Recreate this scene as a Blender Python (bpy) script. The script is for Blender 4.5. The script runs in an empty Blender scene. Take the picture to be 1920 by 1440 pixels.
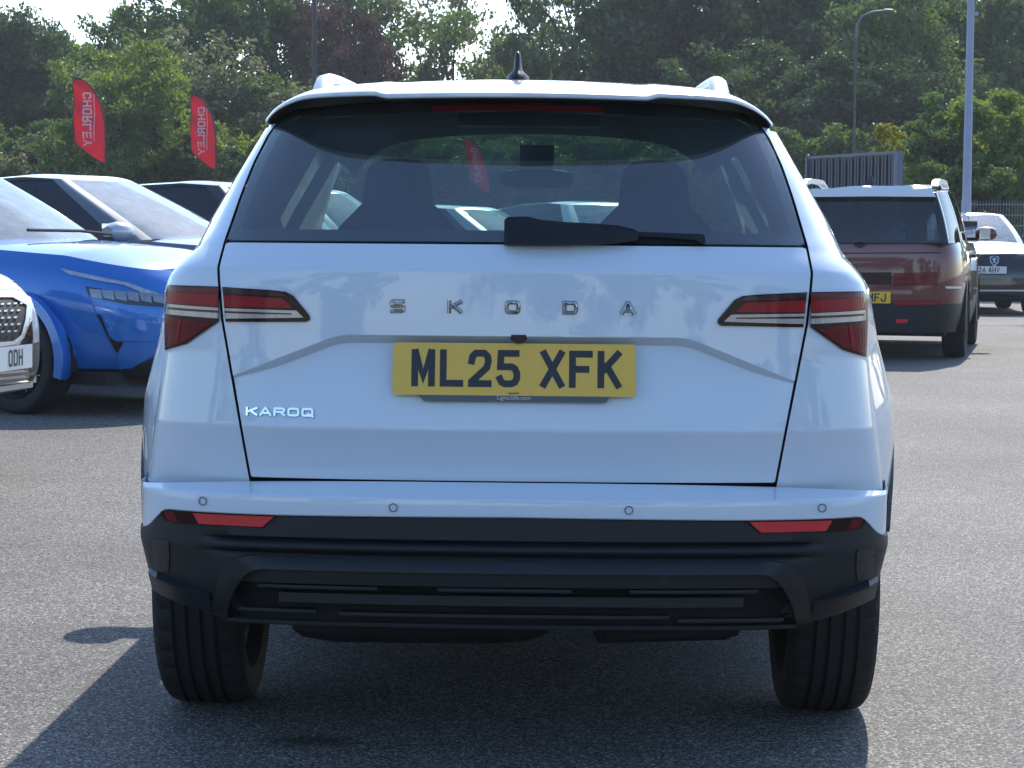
import bpy, bmesh, math, random
import numpy as np
from mathutils import Vector, Matrix
from mathutils.bvhtree import BVHTree

sc = bpy.context.scene
COL = sc.collection
rad = math.radians
PI = math.pi

# ------------------------------------------------------------------ camera
FPX, CX, CY = 4272.0, 960.0, 720.0
CAM_H, PITCH, ROLL = 1.165, rad(3.75), rad(0.5)
cd = bpy.data.cameras.new('camera')
cd.sensor_width = 36.0
cd.lens = 36.0 * FPX / 1920.0
cd.clip_start, cd.clip_end = 0.1, 2000.0
cam = bpy.data.objects.new('camera', cd)
COL.objects.link(cam)
CAM_M = Matrix.Translation((0, 0, CAM_H)) @ Matrix.Rotation(PI / 2 - PITCH, 4, 'X') @ Matrix.Rotation(ROLL, 4, 'Z')
cam.matrix_world = CAM_M
sc.camera = cam

# ------------------------------------------------------------------ sky, sun, exposure
SUN = Vector((0.27, 1.16, 1.0)).normalized()
w = bpy.data.worlds.new('World')
sc.world = w
w.use_nodes = True
nt = w.node_tree
sky = nt.nodes.new('ShaderNodeTexSky')
sky.sky_type = 'NISHITA'
sky.sun_disc = False
sky.sun_elevation = math.asin(SUN.z)
sky.sun_rotation = math.atan2(SUN.x, SUN.y)
sky.air_density = 1.0
sky.dust_density = 0.6
sky.ozone_density = 4.0
nt.nodes['Background'].inputs['Strength'].default_value = 0.15
nt.links.new(sky.outputs[0], nt.nodes['Background'].inputs['Color'])
sl = bpy.data.lights.new('sun', 'SUN')
sl.energy = 3.3
sl.angle = rad(0.53)
sl.color = (1.0, 0.93, 0.83)
so = bpy.data.objects.new('sun', sl)
so.rotation_euler = SUN.to_track_quat('Z', 'Y').to_euler()
COL.objects.link(so)
vs = sc.view_settings
sc.display_settings.display_device = 'sRGB'
vs.view_transform = 'Standard'
vs.look = 'None'
vs.exposure = 1.0
vs.gamma = 1.0
vs.use_curve_mapping = False
sc.cycles.max_bounces = 10
sc.cycles.transparent_max_bounces = 24

# ------------------------------------------------------------------ helpers
def ray(px, py):
    return CAM_M.to_3x3() @ Vector(((px - CX) / FPX, -(py - CY) / FPX, -1.0))
CAM_O = Vector((0, 0, CAM_H))
def at(px, py, D):
    d = ray(px, py)
    return CAM_O + d * (D / d.y)

def tag(o, label=None, cat=None, group=None, kind=None):
    if label: o['label'] = label
    if cat: o['category'] = cat
    if group: o['group'] = group
    if kind: o['kind'] = kind
    return o

def empty(name, loc, rz=0.0):
    o = bpy.data.objects.new(name, None)
    o.empty_display_size = 0.3
    COL.objects.link(o)
    o.location = loc
    o.rotation_euler = (0, 0, rz)
    return o

def mk(name, verts, faces, mat, parent=None, smooth=True, sharp=38.0, out=None):
    me = bpy.data.meshes.new(name)
    me.from_pydata([tuple(v) for v in verts], [], [tuple(f) for f in faces])
    if out is not None:
        c = Vector(out); s = 0.0
        for p in me.polygons: s += p.normal.dot(p.center - c) * p.area
        if s < 0: me.flip_normals()
    return mk_me(name, me, mat, parent, smooth, sharp)

def mk_me(name, me, mat, parent=None, smooth=True, sharp=38.0):
    if smooth and len(me.polygons):
        me.polygons.foreach_set('use_smooth', [True] * len(me.polygons))
        me.set_sharp_from_angle(angle=rad(sharp))
    if mat: me.materials.append(mat)
    me.update()
    o = bpy.data.objects.new(name, me)
    COL.objects.link(o)
    if parent: o.parent = parent
    return o

class MB:
    """collects simple shapes into one mesh"""
    def __init__(s): s.v = []; s.f = []
    def add(s, v, f):
        b = len(s.v); s.v += [tuple(p) for p in v]; s.f += [tuple(b + i for i in q) for q in f]
    def box(s, c, d, rz=0.0, rx=0.0):
        m = Matrix.Rotation(rz, 3, 'Z') @ Matrix.Rotation(rx, 3, 'X')
        v = [Vector(c) + m @ Vector((x * d[0] / 2, y * d[1] / 2, z * d[2] / 2)) for x in (-1, 1) for y in (-1, 1) for z in (-1, 1)]
        s.add(v, [(0, 1, 3, 2), (4, 6, 7, 5), (0, 4, 5, 1), (2, 3, 7, 6), (0, 2, 6, 4), (1, 5, 7, 3)])
    def rings(s, R, cap=True, closed=True):
        n = len(R[0]); v = [p for r in R for p in r]; f = []
        for i in range(len(R) - 1):
            for j in range(n if closed else n - 1):
                a, b = i * n + j, i * n + (j + 1) % n
                f.append((a, b, b + n, a + n))
        if cap and closed:
            f.append(tuple(reversed(range(n)))); f.append(tuple(range((len(R) - 1) * n, len(R) * n)))
        s.add(v, f)
    def tube(s, pts, r, n=8):
        R = []
        pts = [Vector(p) for p in pts]
        for i, p in enumerate(pts):
            t = (pts[min(i + 1, len(pts) - 1)] - pts[max(i - 1, 0)]).normalized()
            u = t.cross(Vector((0, 0, 1)))
            if u.length < 1e-3: u = t.cross(Vector((0, 1, 0)))
            u.normalize(); q = u.cross(t)
            ri = r[i] if hasattr(r, '__len__') else r
            R.append([p + (u * math.cos(2 * PI * k / n) + q * math.sin(2 * PI * k / n)) * ri for k in range(n)])
        s.rings(R)
    def prism(s, poly, d):
        """poly: list of 3D points, extruded by vector d"""
        n = len(poly); d = Vector(d)
        v = [Vector(p) for p in poly] + [Vector(p) + d for p in poly]
        f = [tuple(range(n)), tuple(reversed(range(n, 2 * n)))] + [(i, i + n, (i + 1) % n + n, (i + 1) % n) for i in range(n)]
        s.add(v, f)
    def build(s, name, mat, parent=None, smooth=True, sharp=38.0):
        me = bpy.data.meshes.new(name)
        me.from_pydata(s.v, [], s.f)
        bm = bmesh.new(); bm.from_mesh(me)
        bmesh.ops.recalc_face_normals(bm, faces=bm.faces)
        bm.to_mesh(me); bm.free()
        return mk_me(name, me, mat, parent, smooth, sharp)

def grid(P, mask=None):
    P = np.asarray(P, float); r, c = P.shape[:2]
    f = []
    for i in range(r - 1):
        for j in range(c - 1):
            if mask is None or mask[i, j]:
                a = i * c + j; f.append((a, a + 1, a + c + 1, a + c))
    return P.reshape(-1, 3), f

def polygrid(outline, cuts_u, cuts_v):
    bm = bmesh.new()
    vs_ = [bm.verts.new((u, v, 0)) for u, v in outline]
    bm.faces.new(vs_)
    us = [p[0] for p in outline]; vv = [p[1] for p in outline]
    for u in cuts_u:
        if min(us) < u < max(us):
            bmesh.ops.bisect_plane(bm, geom=bm.verts[:] + bm.edges[:] + bm.faces[:], dist=1e-5, plane_co=(u, 0, 0), plane_no=(1, 0, 0))
    for v in cuts_v:
        if min(vv) < v < max(vv):
            bmesh.ops.bisect_plane(bm, geom=bm.verts[:] + bm.edges[:] + bm.faces[:], dist=1e-5, plane_co=(0, v, 0), plane_no=(0, 1, 0))
    return bm

def patch(name, outline, lift, mat, parent, cu=0.02, cv=0.02, eu=(), ev=(), rim=(0, 0.02, 0), face=(0, -1, 0), sharp=35.0):
    """polygon of the (u,v) plane, cut into a grid, lifted onto a surface, with a rim turned inwards"""
    us = [p[0] for p in outline]; vv = [p[1] for p in outline]
    CU = list(np.arange(math.ceil(min(us) / cu) * cu, max(us), cu)) + list(eu)
    CV = list(np.arange(math.ceil(min(vv) / cv) * cv, max(vv), cv)) + list(ev)
    bm = polygrid(outline, CU, CV)
    bad = []
    for v in bm.verts:
        p = lift(v.co.x, v.co.y)
        if p is None: bad.append(v)
        else: v.co = p
    if bad: bmesh.ops.delete(bm, geom=bad, context='VERTS')
    n = Vector((0, 0, 0))
    for f in bm.faces: f.normal_update(); n += f.normal * f.calc_area()
    if n.dot(Vector(face)) < 0: bmesh.ops.reverse_faces(bm, faces=bm.faces[:])
    if rim is not None:
        be = [e for e in bm.edges if e.is_boundary]
        r = bmesh.ops.extrude_edge_only(bm, edges=be)
        for v in [g for g in r['geom'] if isinstance(g, bmesh.types.BMVert)]: v.co += Vector(rim)
    me = bpy.data.meshes.new(name)
    bm.to_mesh(me); bm.free()
    return mk_me(name, me, mat, parent, True, sharp)

def mirror_outline(half):
    """half outline listed from the centre line outwards and back to the centre line (x>=0)"""
    return [(x, z) for x, z in half] + [(-x, z) for x, z in reversed(half) if x > 1e-6]

def smooth_table(xs, ys, lo, hi, rad_, n=1200):
    t = np.linspace(lo, hi, n); y = np.interp(t, xs, ys)
    k = max(1, int(rad_ / (hi - lo) * n)); ker = np.hanning(2 * k + 3)[1:-1]; ker /= ker.sum()
    yp = np.pad(y, (k, k), mode='edge')
    # keep end slopes: extend linearly
    yp[:k] = y[0] + (y[1] - y[0]) * np.arange(-k, 0); yp[-k:] = y[-1] + (y[-1] - y[-2]) * np.arange(1, k + 1)
    ys2 = np.convolve(yp, ker, 'valid')
    return lambda q: float(np.interp(q, t, ys2))

def sstep(t):
    t = min(1.0, max(0.0, t)); return t * t * (3 - 2 * t)

# ------------------------------------------------------------------ materials
def nodes_of(name):
    m = bpy.data.materials.new(name); m.use_nodes = True
    return m, m.node_tree.nodes, m.node_tree.links, m.node_tree.nodes['Principled BSDF']

def mat(name, col, rough=0.5, metal=0.0, coat=0.0, spec=0.5, var=0.06, vscale=6.0, bump=0.0, bscale=400.0, emit=None):
    m, N, L, b = nodes_of(name)
    b.inputs['Roughness'].default_value = rough
    b.inputs['Metallic'].default_value = metal
    b.inputs['Coat Weight'].default_value = coat
    b.inputs['Coat Roughness'].default_value = 0.03
    b.inputs['Specular IOR Level'].default_value = spec
    tc = N.new('ShaderNodeTexCoord')
    nz = N.new('ShaderNodeTexNoise'); nz.inputs['Scale'].default_value = vscale; nz.inputs['Detail'].default_value = 5
    L.new(tc.outputs['Object'], nz.inputs['Vector'])
    mx = N.new('ShaderNodeMix'); mx.data_type = 'RGBA'
    mx.inputs[6].default_value = (*[c * (1 - var) for c in col], 1)
    mx.inputs[7].default_value = (*[min(1, c * (1 + var)) for c in col], 1)
    L.new(nz.outputs['Fac'], mx.inputs[0]); L.new(mx.outputs[2], b.inputs['Base Color'])
    if bump > 0:
        n2 = N.new('ShaderNodeTexNoise'); n2.inputs['Scale'].default_value = bscale; n2.inputs['Detail'].default_value = 2
        L.new(tc.outputs['Object'], n2.inputs['Vector'])
        bp = N.new('ShaderNodeBump'); bp.inputs['Strength'].default_value = bump; bp.inputs['Distance'].default_value = 0.002
        L.new(n2.outputs['Fac'], bp.inputs['Height']); L.new(bp.outputs[0], b.inputs['Normal'])
    return m

def glass(name, tint, ior=1.5, rough=0.0, dirt_sheen=0.0):
    m, N, L, b = nodes_of(name)
    N.remove(b)
    out = N['Material Output']
    tr = N.new('ShaderNodeBsdfTransparent'); tr.inputs[0].default_value = (*tint, 1)
    gl = N.new('ShaderNodeBsdfGlossy'); gl.inputs['Roughness'].default_value = rough
    # Schlick reflection, the same from either side of the pane
    lw = N.new('ShaderNodeLayerWeight'); lw.inputs[0].default_value = .5
    pw = N.new('ShaderNodeMath'); pw.operation = 'POWER'; pw.inputs[1].default_value = 5.0; L.new(lw.outputs['Facing'], pw.inputs[0])
    f0 = ((ior - 1) / (ior + 1)) ** 2 * 1.9
    fr = N.new('ShaderNodeMath'); fr.operation = 'MULTIPLY_ADD'; fr.inputs[1].default_value = 1 - f0; fr.inputs[2].default_value = f0; L.new(pw.outputs[0], fr.inputs[0])
    mx = N.new('ShaderNodeMixShader')
    L.new(fr.outputs[0], mx.inputs[0]); L.new(tr.outputs[0], mx.inputs[1]); L.new(gl.outputs[0], mx.inputs[2])
    last = mx
    if dirt_sheen > 0:  # pale diffuse film: slight dirt plus painted-in sky reflection
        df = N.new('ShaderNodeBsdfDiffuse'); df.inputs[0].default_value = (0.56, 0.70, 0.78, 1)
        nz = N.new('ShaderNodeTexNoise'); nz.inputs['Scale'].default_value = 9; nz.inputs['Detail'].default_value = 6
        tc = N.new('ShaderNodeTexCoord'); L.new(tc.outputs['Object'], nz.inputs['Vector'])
        ml = N.new('ShaderNodeMath'); ml.operation = 'MULTIPLY'; ml.inputs[1].default_value = dirt_sheen
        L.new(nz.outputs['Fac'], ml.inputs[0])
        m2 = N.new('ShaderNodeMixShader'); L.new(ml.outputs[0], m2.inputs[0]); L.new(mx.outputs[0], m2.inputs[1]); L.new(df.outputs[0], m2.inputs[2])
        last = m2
    L.new(last.outputs[0], out.inputs['Surface'])
    return m

def paint(name, col, metal=0.0, rough=0.35, flake=0.12, dust=0.04):
    m, N, L, b = nodes_of(name)
    b.inputs['Metallic'].default_value = metal
    b.inputs['Roughness'].default_value = rough
    b.inputs['Coat Weight'].default_value = 1.0
    b.inputs['Coat Roughness'].default_value = 0.02
    tc = N.new('ShaderNodeTexCoord')
    op = N.new('ShaderNodeTexNoise'); op.inputs['Scale'].default_value = 22; op.inputs['Detail'].default_value = 3
    L.new(tc.outputs['Object'], op.inputs['Vector'])
    ob = N.new('ShaderNodeBump'); ob.inputs['Strength'].default_value = .09; ob.inputs['Distance'].default_value = .0012; L.new(op.outputs['Fac'], ob.inputs['Height']); L.new(ob.outputs[0], b.inputs['Coat Normal'])
    nz = N.new('ShaderNodeTexNoise'); nz.inputs['Scale'].default_value = 2600; nz.inputs['Detail'].default_value = 1
    L.new(tc.outputs['Object'], nz.inputs['Vector'])
    n2 = N.new('ShaderNodeTexNoise'); n2.inputs['Scale'].default_value = 3.5; n2.inputs['Detail'].default_value = 6
    L.new(tc.outputs['Object'], n2.inputs['Vector'])
    mx = N.new('ShaderNodeMix'); mx.data_type = 'RGBA'
    mx.inputs[6].default_value = (*[c * (1 - flake) for c in col], 1)
    mx.inputs[7].default_value = (*[min(1, c * (1 + flake)) for c in col], 1)
    L.new(nz.outputs['Fac'], mx.inputs[0])
    m2 = N.new('ShaderNodeMix'); m2.data_type = 'RGBA'; m2.inputs[7].default_value = (0.35, 0.33, 0.3, 1)
    ml = N.new('ShaderNodeMath'); ml.operation = 'MULTIPLY'; ml.inputs[1].default_value = dust
    L.new(n2.outputs['Fac'], ml.inputs[0]); L.new(ml.outputs[0], m2.inputs[0])
    L.new(mx.outputs[2], m2.inputs[6]); L.new(m2.outputs[2], b.inputs['Base Color'])
    return m

M = {}
M['white'] = paint('white_paint', (0.63, 0.71, 0.80), 0.0, 0.38, 0.05, 0.05)
M['blue'] = paint('blue_paint', (0.002, 0.15, 0.52), 0.3, 0.3)
M['grey'] = paint('grey_paint', (0.16, 0.17, 0.18), 0.6, 0.3)
M['silver'] = paint('silver_paint', (0.50, 0.52, 0.54), 0.35, 0.3)
M['black_paint'] = paint('black_paint', (0.012, 0.013, 0.016), 0.2, 0.3)
M['red_brown'] = paint('red_brown_paint', (0.115, 0.019, 0.018), 0.4, 0.32)
M['pearl'] = paint('pearl_paint', (0.72, 0.74, 0.74), 0.1, 0.35)
M['plastic'] = mat('black_plastic', (0.009, 0.0105, 0.0135), 0.5, spec=.4, bump=0.25, bscale=700, var=0.2)
M['plastic_fine'] = mat('satin_plastic', (0.012, 0.0135, 0.0165), 0.42, spec=.42, var=0.15)
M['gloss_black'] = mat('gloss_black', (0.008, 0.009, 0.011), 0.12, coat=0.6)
M['gap'] = mat('dark_seal', (0.006, 0.006, 0.007), 0.8)
M['under'] = mat('underbody', (0.012, 0.012, 0.013), 0.8)
M['rubber'] = mat('tyre_rubber', (0.011, 0.011, 0.012), 0.75, bump=0.2, bscale=500, var=0.25)
M['alloy'] = mat('alloy', (0.45, 0.46, 0.47), 0.28, metal=0.9)
M['dark_alloy'] = mat('dark_alloy', (0.03, 0.03, 0.035), 0.35, metal=0.5)
M['chrome'] = mat('chrome', (0.88, 0.90, 0.92), 0.08, metal=1.0)
M['dark_chrome'] = mat('dark_chrome', (0.50, 0.50, 0.50), 0.10, metal=1.0)
M['rail'] = mat('silver_rail', (0.56, 0.57, 0.58), 0.36, metal=0.6)
M['rear_glass'] = glass('privacy_glass', (0.42, 0.54, 0.52), 1.85, dirt_sheen=0.085)  # film also paints in the milky sky veil
M['clear_glass'] = glass('windscreen_glass', (0.62, 0.80, 0.76), 1.5, dirt_sheen=0.02)
M['sheen_glass'] = glass('sheen_windscreen', (0.40, 0.58, 0.60), 1.85, dirt_sheen=0.55)  # pale blue film paints in the bright sky reflection
M['side_glass'] = glass('privacy_side_glass', (0.05, 0.06, 0.06), 1.4)
M['dark_glass'] = glass('tinted_glass', (0.14, 0.17, 0.18), 1.6)
M['cabin'] = mat('cabin_trim', (0.022, 0.023, 0.026), 0.75, var=0.15)
M['headlining'] = mat('headlining', (0.05, 0.05, 0.052), 0.9)
M['seat'] = mat('seat_fabric', (0.016, 0.017, 0.020), 0.85, bump=0.3, bscale=300)
M['lamp_dark'] = mat('lamp_housing', (0.022, 0.003, 0.006), 0.2, coat=.12, spec=.2)
M['lamp_red'] = mat('lamp_red', (0.29, 0.005, 0.014), 0.25, coat=.15, spec=.2, var=0.15, vscale=40)
M['lamp_wine'] = mat('lamp_wine', (0.14, 0.003, 0.010), 0.2, coat=.2, spec=.2, var=0.25, vscale=60)
M['lamp_clear'] = mat('lamp_clear', (0.33, 0.31, 0.34), 0.15, metal=0.35, coat=1.0, var=0.2, vscale=60)
M['lamp_smoke'] = mat('lamp_smoke', (0.045, 0.010, 0.018), 0.15, coat=.25, spec=.25)
def ribbed(m, scale=420, dist=.0012):
    N, L = m.node_tree.nodes, m.node_tree.links; b = N['Principled BSDF']
    tc = N.new('ShaderNodeTexCoord'); wv = N.new('ShaderNodeTexWave'); wv.inputs['Scale'].default_value = scale / 20; wv.inputs['Distortion'].default_value = .4
    L.new(tc.outputs['Object'], wv.inputs['Vector'])
    bp = N.new('ShaderNodeBump'); bp.inputs['Distance'].default_value = dist; L.new(wv.outputs['Fac'], bp.inputs['Height']); L.new(bp.outputs[0], b.inputs['Normal'])
for k_ in ('lamp_red', 'lamp_wine', 'lamp_clear'): ribbed(M[k_], 900, .0004)
M['reflector'] = mat('reflector_red', (0.62, 0.006, 0.018), 0.25, coat=1.0, var=0.1, vscale=200)
M['plate_yellow'] = mat('plate_yellow', (0.80, 0.47, 0.025), 0.35, coat=0.4)
M['plate_white'] = mat('plate_white', (0.75, 0.75, 0.73), 0.35, coat=0.4)
M['plate_ink'] = mat('plate_ink', (0.012, 0.014, 0.022), 0.4)
M['ink_white'] = mat('white_print', (0.6, 0.6, 0.6), 0.5)
M['headlamp'] = mat('headlamp_lens', (0.42, 0.46, 0.51), 0.12, metal=0.5, coat=1.0, var=0.45, vscale=30)
M['flag_red'] = None
M['steel'] = mat('galvanised_steel', (0.30, 0.33, 0.37), 0.45, metal=0.5, var=0.12)
M['pole_black'] = mat('black_pole', (0.02, 0.02, 0.024), 0.5)

# ------------------------------------------------------------------ stroke lettering
GL = {
 'M': [[(0, 0), (0, 1)], [(0.06, 1), (.5, .22), (.94, 1)], [(1, 1), (1, 0)]],
 'L': [[(0, 1), (0, 0), (1, 0)]],
 '2': [[(0, .74), (.06, .9), (.25, 1), (.75, 1), (.94, .9), (1, .74), (.9, .52), (0, .06), (0, 0)], [(0, 0), (1, 0)]],
 '5': [[(.95, 1), (.06, 1), (.02, .56), (.68, .56), (.88, .50), (1, .36), (1, .18), (.88, .05), (.68, 0), (.30, 0), (.10, .05), (0, .16)]],
 '6': [[(.8, 1), (.1, .5), (0, .3), (.07, .08), (.28, 0), (.72, 0), (.93, .08), (1, .3), (.93, .5), (.72, .58), (.2, .58)]],
 'X': [[(0, 1), (1, 0)], [(0, 0), (1, 1)]],
 'F': [[(0, 0), (0, 1), (1, 1)], [(0, .5), (.8, .5)]],
 'K': [[(0, 0), (0, 1)], [(1, 1), (.06, .42)], [(.34, .62), (1, 0)]],
 'S': [[(1, 1), (.16, 1), (0, .90), (0, .60), (.16, .5), (.84, .5), (1, .40), (1, .10), (.84, 0), (0, 0)]],
 'O': [[(.5, 1), (.2, 1), (.05, .93), (0, .75), (0, .25), (.05, .07), (.2, 0), (.8, 0), (.95, .07), (1, .25), (1, .75), (.95, .93), (.8, 1), (.5, 1)]],
 'D': [[(0, .5), (0, 0), (.72, 0), (.93, .08), (1, .28), (1, .72), (.93, .92), (.72, 1), (0, 1), (0, .5)]],
 'A': [[(0, 0), (.44, 1), (.56, 1), (1, 0)], [(.22, .28), (.78, .28)]],
 'R': [[(0, 0), (0, 1), (.75, 1), (.95, .92), (1, .76), (.95, .58), (.75, .48), (.08, .48)], [(.6, .48), (1, 0)]],
 'Q': [[(.5, 1), (.2, 1), (.05, .93), (0, .75), (0, .25), (.05, .07), (.2, 0), (.8, 0), (.95, .07), (1, .25), (1, .75), (.95, .93), (.8, 1), (.5, 1)], [(.6, .25), (1.05, -.12)]],
 'H': [[(0, 0), (0, 1)], [(1, 0), (1, 1)], [(0, .5), (1, .5)]],
 'E': [[(1, 0), (0, 0), (0, 1), (1, 1)], [(0, .5), (.85, .5)]],
 'Y': [[(0, 1), (.5, .45), (1, 1)], [(.5, .45), (.5, 0)]],
 'C': [[(1, .76), (.95, .93), (.8, 1), (.2, 1), (.05, .93), (0, .75), (0, .25), (.05, .07), (.2, 0), (.8, 0), (.95, .07), (1, .24)]],
 'J': [[(0, .28), (.06, .08), (.28, 0), (.7, 0), (.93, .08), (1, .28), (1, 1)]],
 'V': [[(0, 1), (.5, 0), (1, 1)]],
 ' ': [],
}
def ribbon(pts, wd):
    """mitred ribbon of a polyline; returns left and right points"""
    P = [Vector(p) for p in pts]; n = len(P)
    closed = (P[0] - P[-1]).length < 1e-6
    Lp, Rp = [], []
    for i in range(n):
        if closed: a, b = P[(i - 1) % (n - 1)], P[(i + 1) % (n - 1)] if i < n - 1 else P[1]
        else: a, b = P[max(i - 1, 0)], P[min(i + 1, n - 1)]
        d0 = (P[i] - a); d1 = (b - P[i])
        if d0.length < 1e-9: d0 = d1
        if d1.length < 1e-9: d1 = d0
        d0.normalize(); d1.normalize()
        n0 = Vector((-d0.y, d0.x)); n1 = Vector((-d1.y, d1.x))
        m = (n0 + n1).normalized(); k = 1.0 / max(0.45, m.dot(n0))
        Lp.append(P[i] + m * wd / 2 * k); Rp.append(P[i] - m * wd / 2 * k)
    return Lp, Rp
def glyph(mb, ch, x0, z0, w_, h_, st, place, depth, ridge=False, wide=0.0):
    """place(x,z,o) -> 3D point, o = height above the surface"""
    e = 0.0
    for pl in GL[ch]:
        q = [(x0 + st / 2 + p[0] * (w_ - st), z0 + st / 2 + p[1] * (h_ - st)) for p in pl]
        # square the free ends out to the full letter height
        def ext(a, b):
            d = (Vector(a) - Vector(b)).normalized() * st / 2; return (a[0] + d.x, a[1] + d.y)
        if (Vector(q[0]) - Vector(q[-1])).length > 1e-6:
            q = [ext(q[0], q[1])] + q[1:-1] + [ext(q[-1], q[-2])]
        a, b = ribbon(q, st + wide)
        n = len(q)
        R = []
        for i in range(n):
            if ridge:
                m_ = (a[i] + b[i]) / 2
                R.append([place(a[i].x, a[i].y, depth * .4 + e), place(m_.x, m_.y, depth + e), place(b[i].x, b[i].y, depth * .4 + e), place(b[i].x, b[i].y, 0), place(a[i].x, a[i].y, 0)])
                continue
            R.append([place(a[i].x, a[i].y, depth + e), place(b[i].x, b[i].y, depth + e), place(b[i].x, b[i].y, 0), place(a[i].x, a[i].y, 0)])
        mb.rings(R)
        e += depth * 0.12 + 0.00008
def text_run(mb, s, x0, z0, w_, h_, st, gap, place, depth, ridge=False, wide=0.0):
    x = x0
    for ch in s:
        if ch == ' ': x += w_ * 0.66; continue
        ww = st if ch == '1' else w_
        glyph(mb, ch, x, z0, ww, h_, st, place, depth, ridge, wide); x += ww + gap

def font_text(name, s, size, mat_, parent, mtx, extr=0.0004):
    c = bpy.data.curves.new(name, 'FONT'); c.body = s; c.size = size; c.extrude = extr; c.align_x = 'CENTER'
    o = bpy.data.objects.new(name, c); COL.objects.link(o)
    dg = bpy.context.evaluated_depsgraph_get(); dg.update()
    me = bpy.data.meshes.new_from_object(o.evaluated_get(dg))
    bpy.data.objects.remove(o); bpy.data.curves.remove(c)
    me.transform(mtx)
    me.materials.clear()
    return mk_me(name, me, mat_, parent, False)

# ------------------------------------------------------------------ wheels
def tyre_mesh(r, wd, tread=True, seg=144):
    h = wd / 2
    prof = [(-h * .60, r * .68), (-h * .92, r * .74), (-h, r * .83), (-h * .965, r * .93), (-h * .86, r * .975), (-h * .72, r * .992)]
    if tread:
        for g in (-.46, -.16, .16, .46):
            gw = .045
            prof += [(h * (g - gw) - .001, r), (h * (g - gw * .8), r - .009), (h * (g + gw * .8), r - .009), (h * (g + gw) + .001, r)]
    else: prof += [(-h * .3, r), (h * .3, r)]
    prof += [(h * .72, r * .992), (h * .86, r * .975), (h * .965, r * .93), (h, r * .83), (h * .92, r * .74), (h * .60, r * .68)]
    R = []
    for k in range(seg):
        a = 2 * PI * k / seg
        ring = []
        for (x, q) in prof:
            d = 0.0
            if tread and q > r * .965:
                if abs(x) > h * .5 and k % 4 == 0: d = .006
                elif abs(x) <= h * .5 and k % 4 == 2 and q > r * .995: d = .002
            ring.append(Vector((x, (q - d) * math.cos(a), (q - d) * math.sin(a))))
        R.append(ring)
    n = len(prof); v = [p for q in R for p in q]; f = []
    for i in range(seg):
        for j in range(n - 1):
            a = i * n + j; b = ((i + 1) % seg) * n + j
            f.append((a, a + 1, b + 1, b))
    return v, f
def wheel(parent, x, y, r, wd, side, rim_mat, tread=True, spokes=5, two_tone=None, steer=0.0):
    v, f = tyre_mesh(r, wd, tread, 144 if tread else 48)
    t = mk('tyre', v, f, M['rubber'], parent, True, 30, out=None)
    t.location = (x, y, r); t.rotation_euler = (0, 0, steer)
    b = MB(); rr = r * .70; xo = side * wd * .36
    R = []
    for (xx, q) in ((-side * wd * .3, rr * .97), (-side * wd * .28, rr * .86), (xo * .4, rr * .84), (xo, rr * .93), (xo + side * .012, rr * .985), (xo + side * .004, rr * 1.0)):
        R.append([Vector((xx, q * math.cos(2 * PI * k / 48), q * math.sin(2 * PI * k / 48))) for k in range(48)])
    b.rings(R, cap=False)
    for k in range(spokes):
        for da in ((-.16, .16) if spokes <= 5 else (0,)):
            a = 2 * PI * k / spokes + .3
            p0 = Vector((xo * .85, .045 * math.cos(a + da * 2), .045 * math.sin(a + da * 2)))
            p1 = Vector((xo, rr * .92 * math.cos(a + da), rr * .92 * math.sin(a + da)))
            b.tube([p0, (p0 + p1) / 2 + Vector((side * .012, 0, 0)), p1], [.02, .017, .016], 6)
    R = [[Vector((xo * s_, q * math.cos(2 * PI * k / 24), q * math.sin(2 * PI * k / 24))) for k in range(24)] for s_, q in ((.5, .075), (.95, .07), (1.0, .03))]
    b.rings(R)
    b.build('rim', rim_mat, t)
    d = MB()
    d.rings([[Vector((side * -.0 + xx, q * math.cos(2 * PI * k / 32), q * math.sin(2 * PI * k / 32))) for k in range(32)] for xx, q in ((-side * .03, rr * .8), (-side * .02, rr * .8))])
    d.build('brake_disc', M['dark_alloy'], t)
    return t
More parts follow.
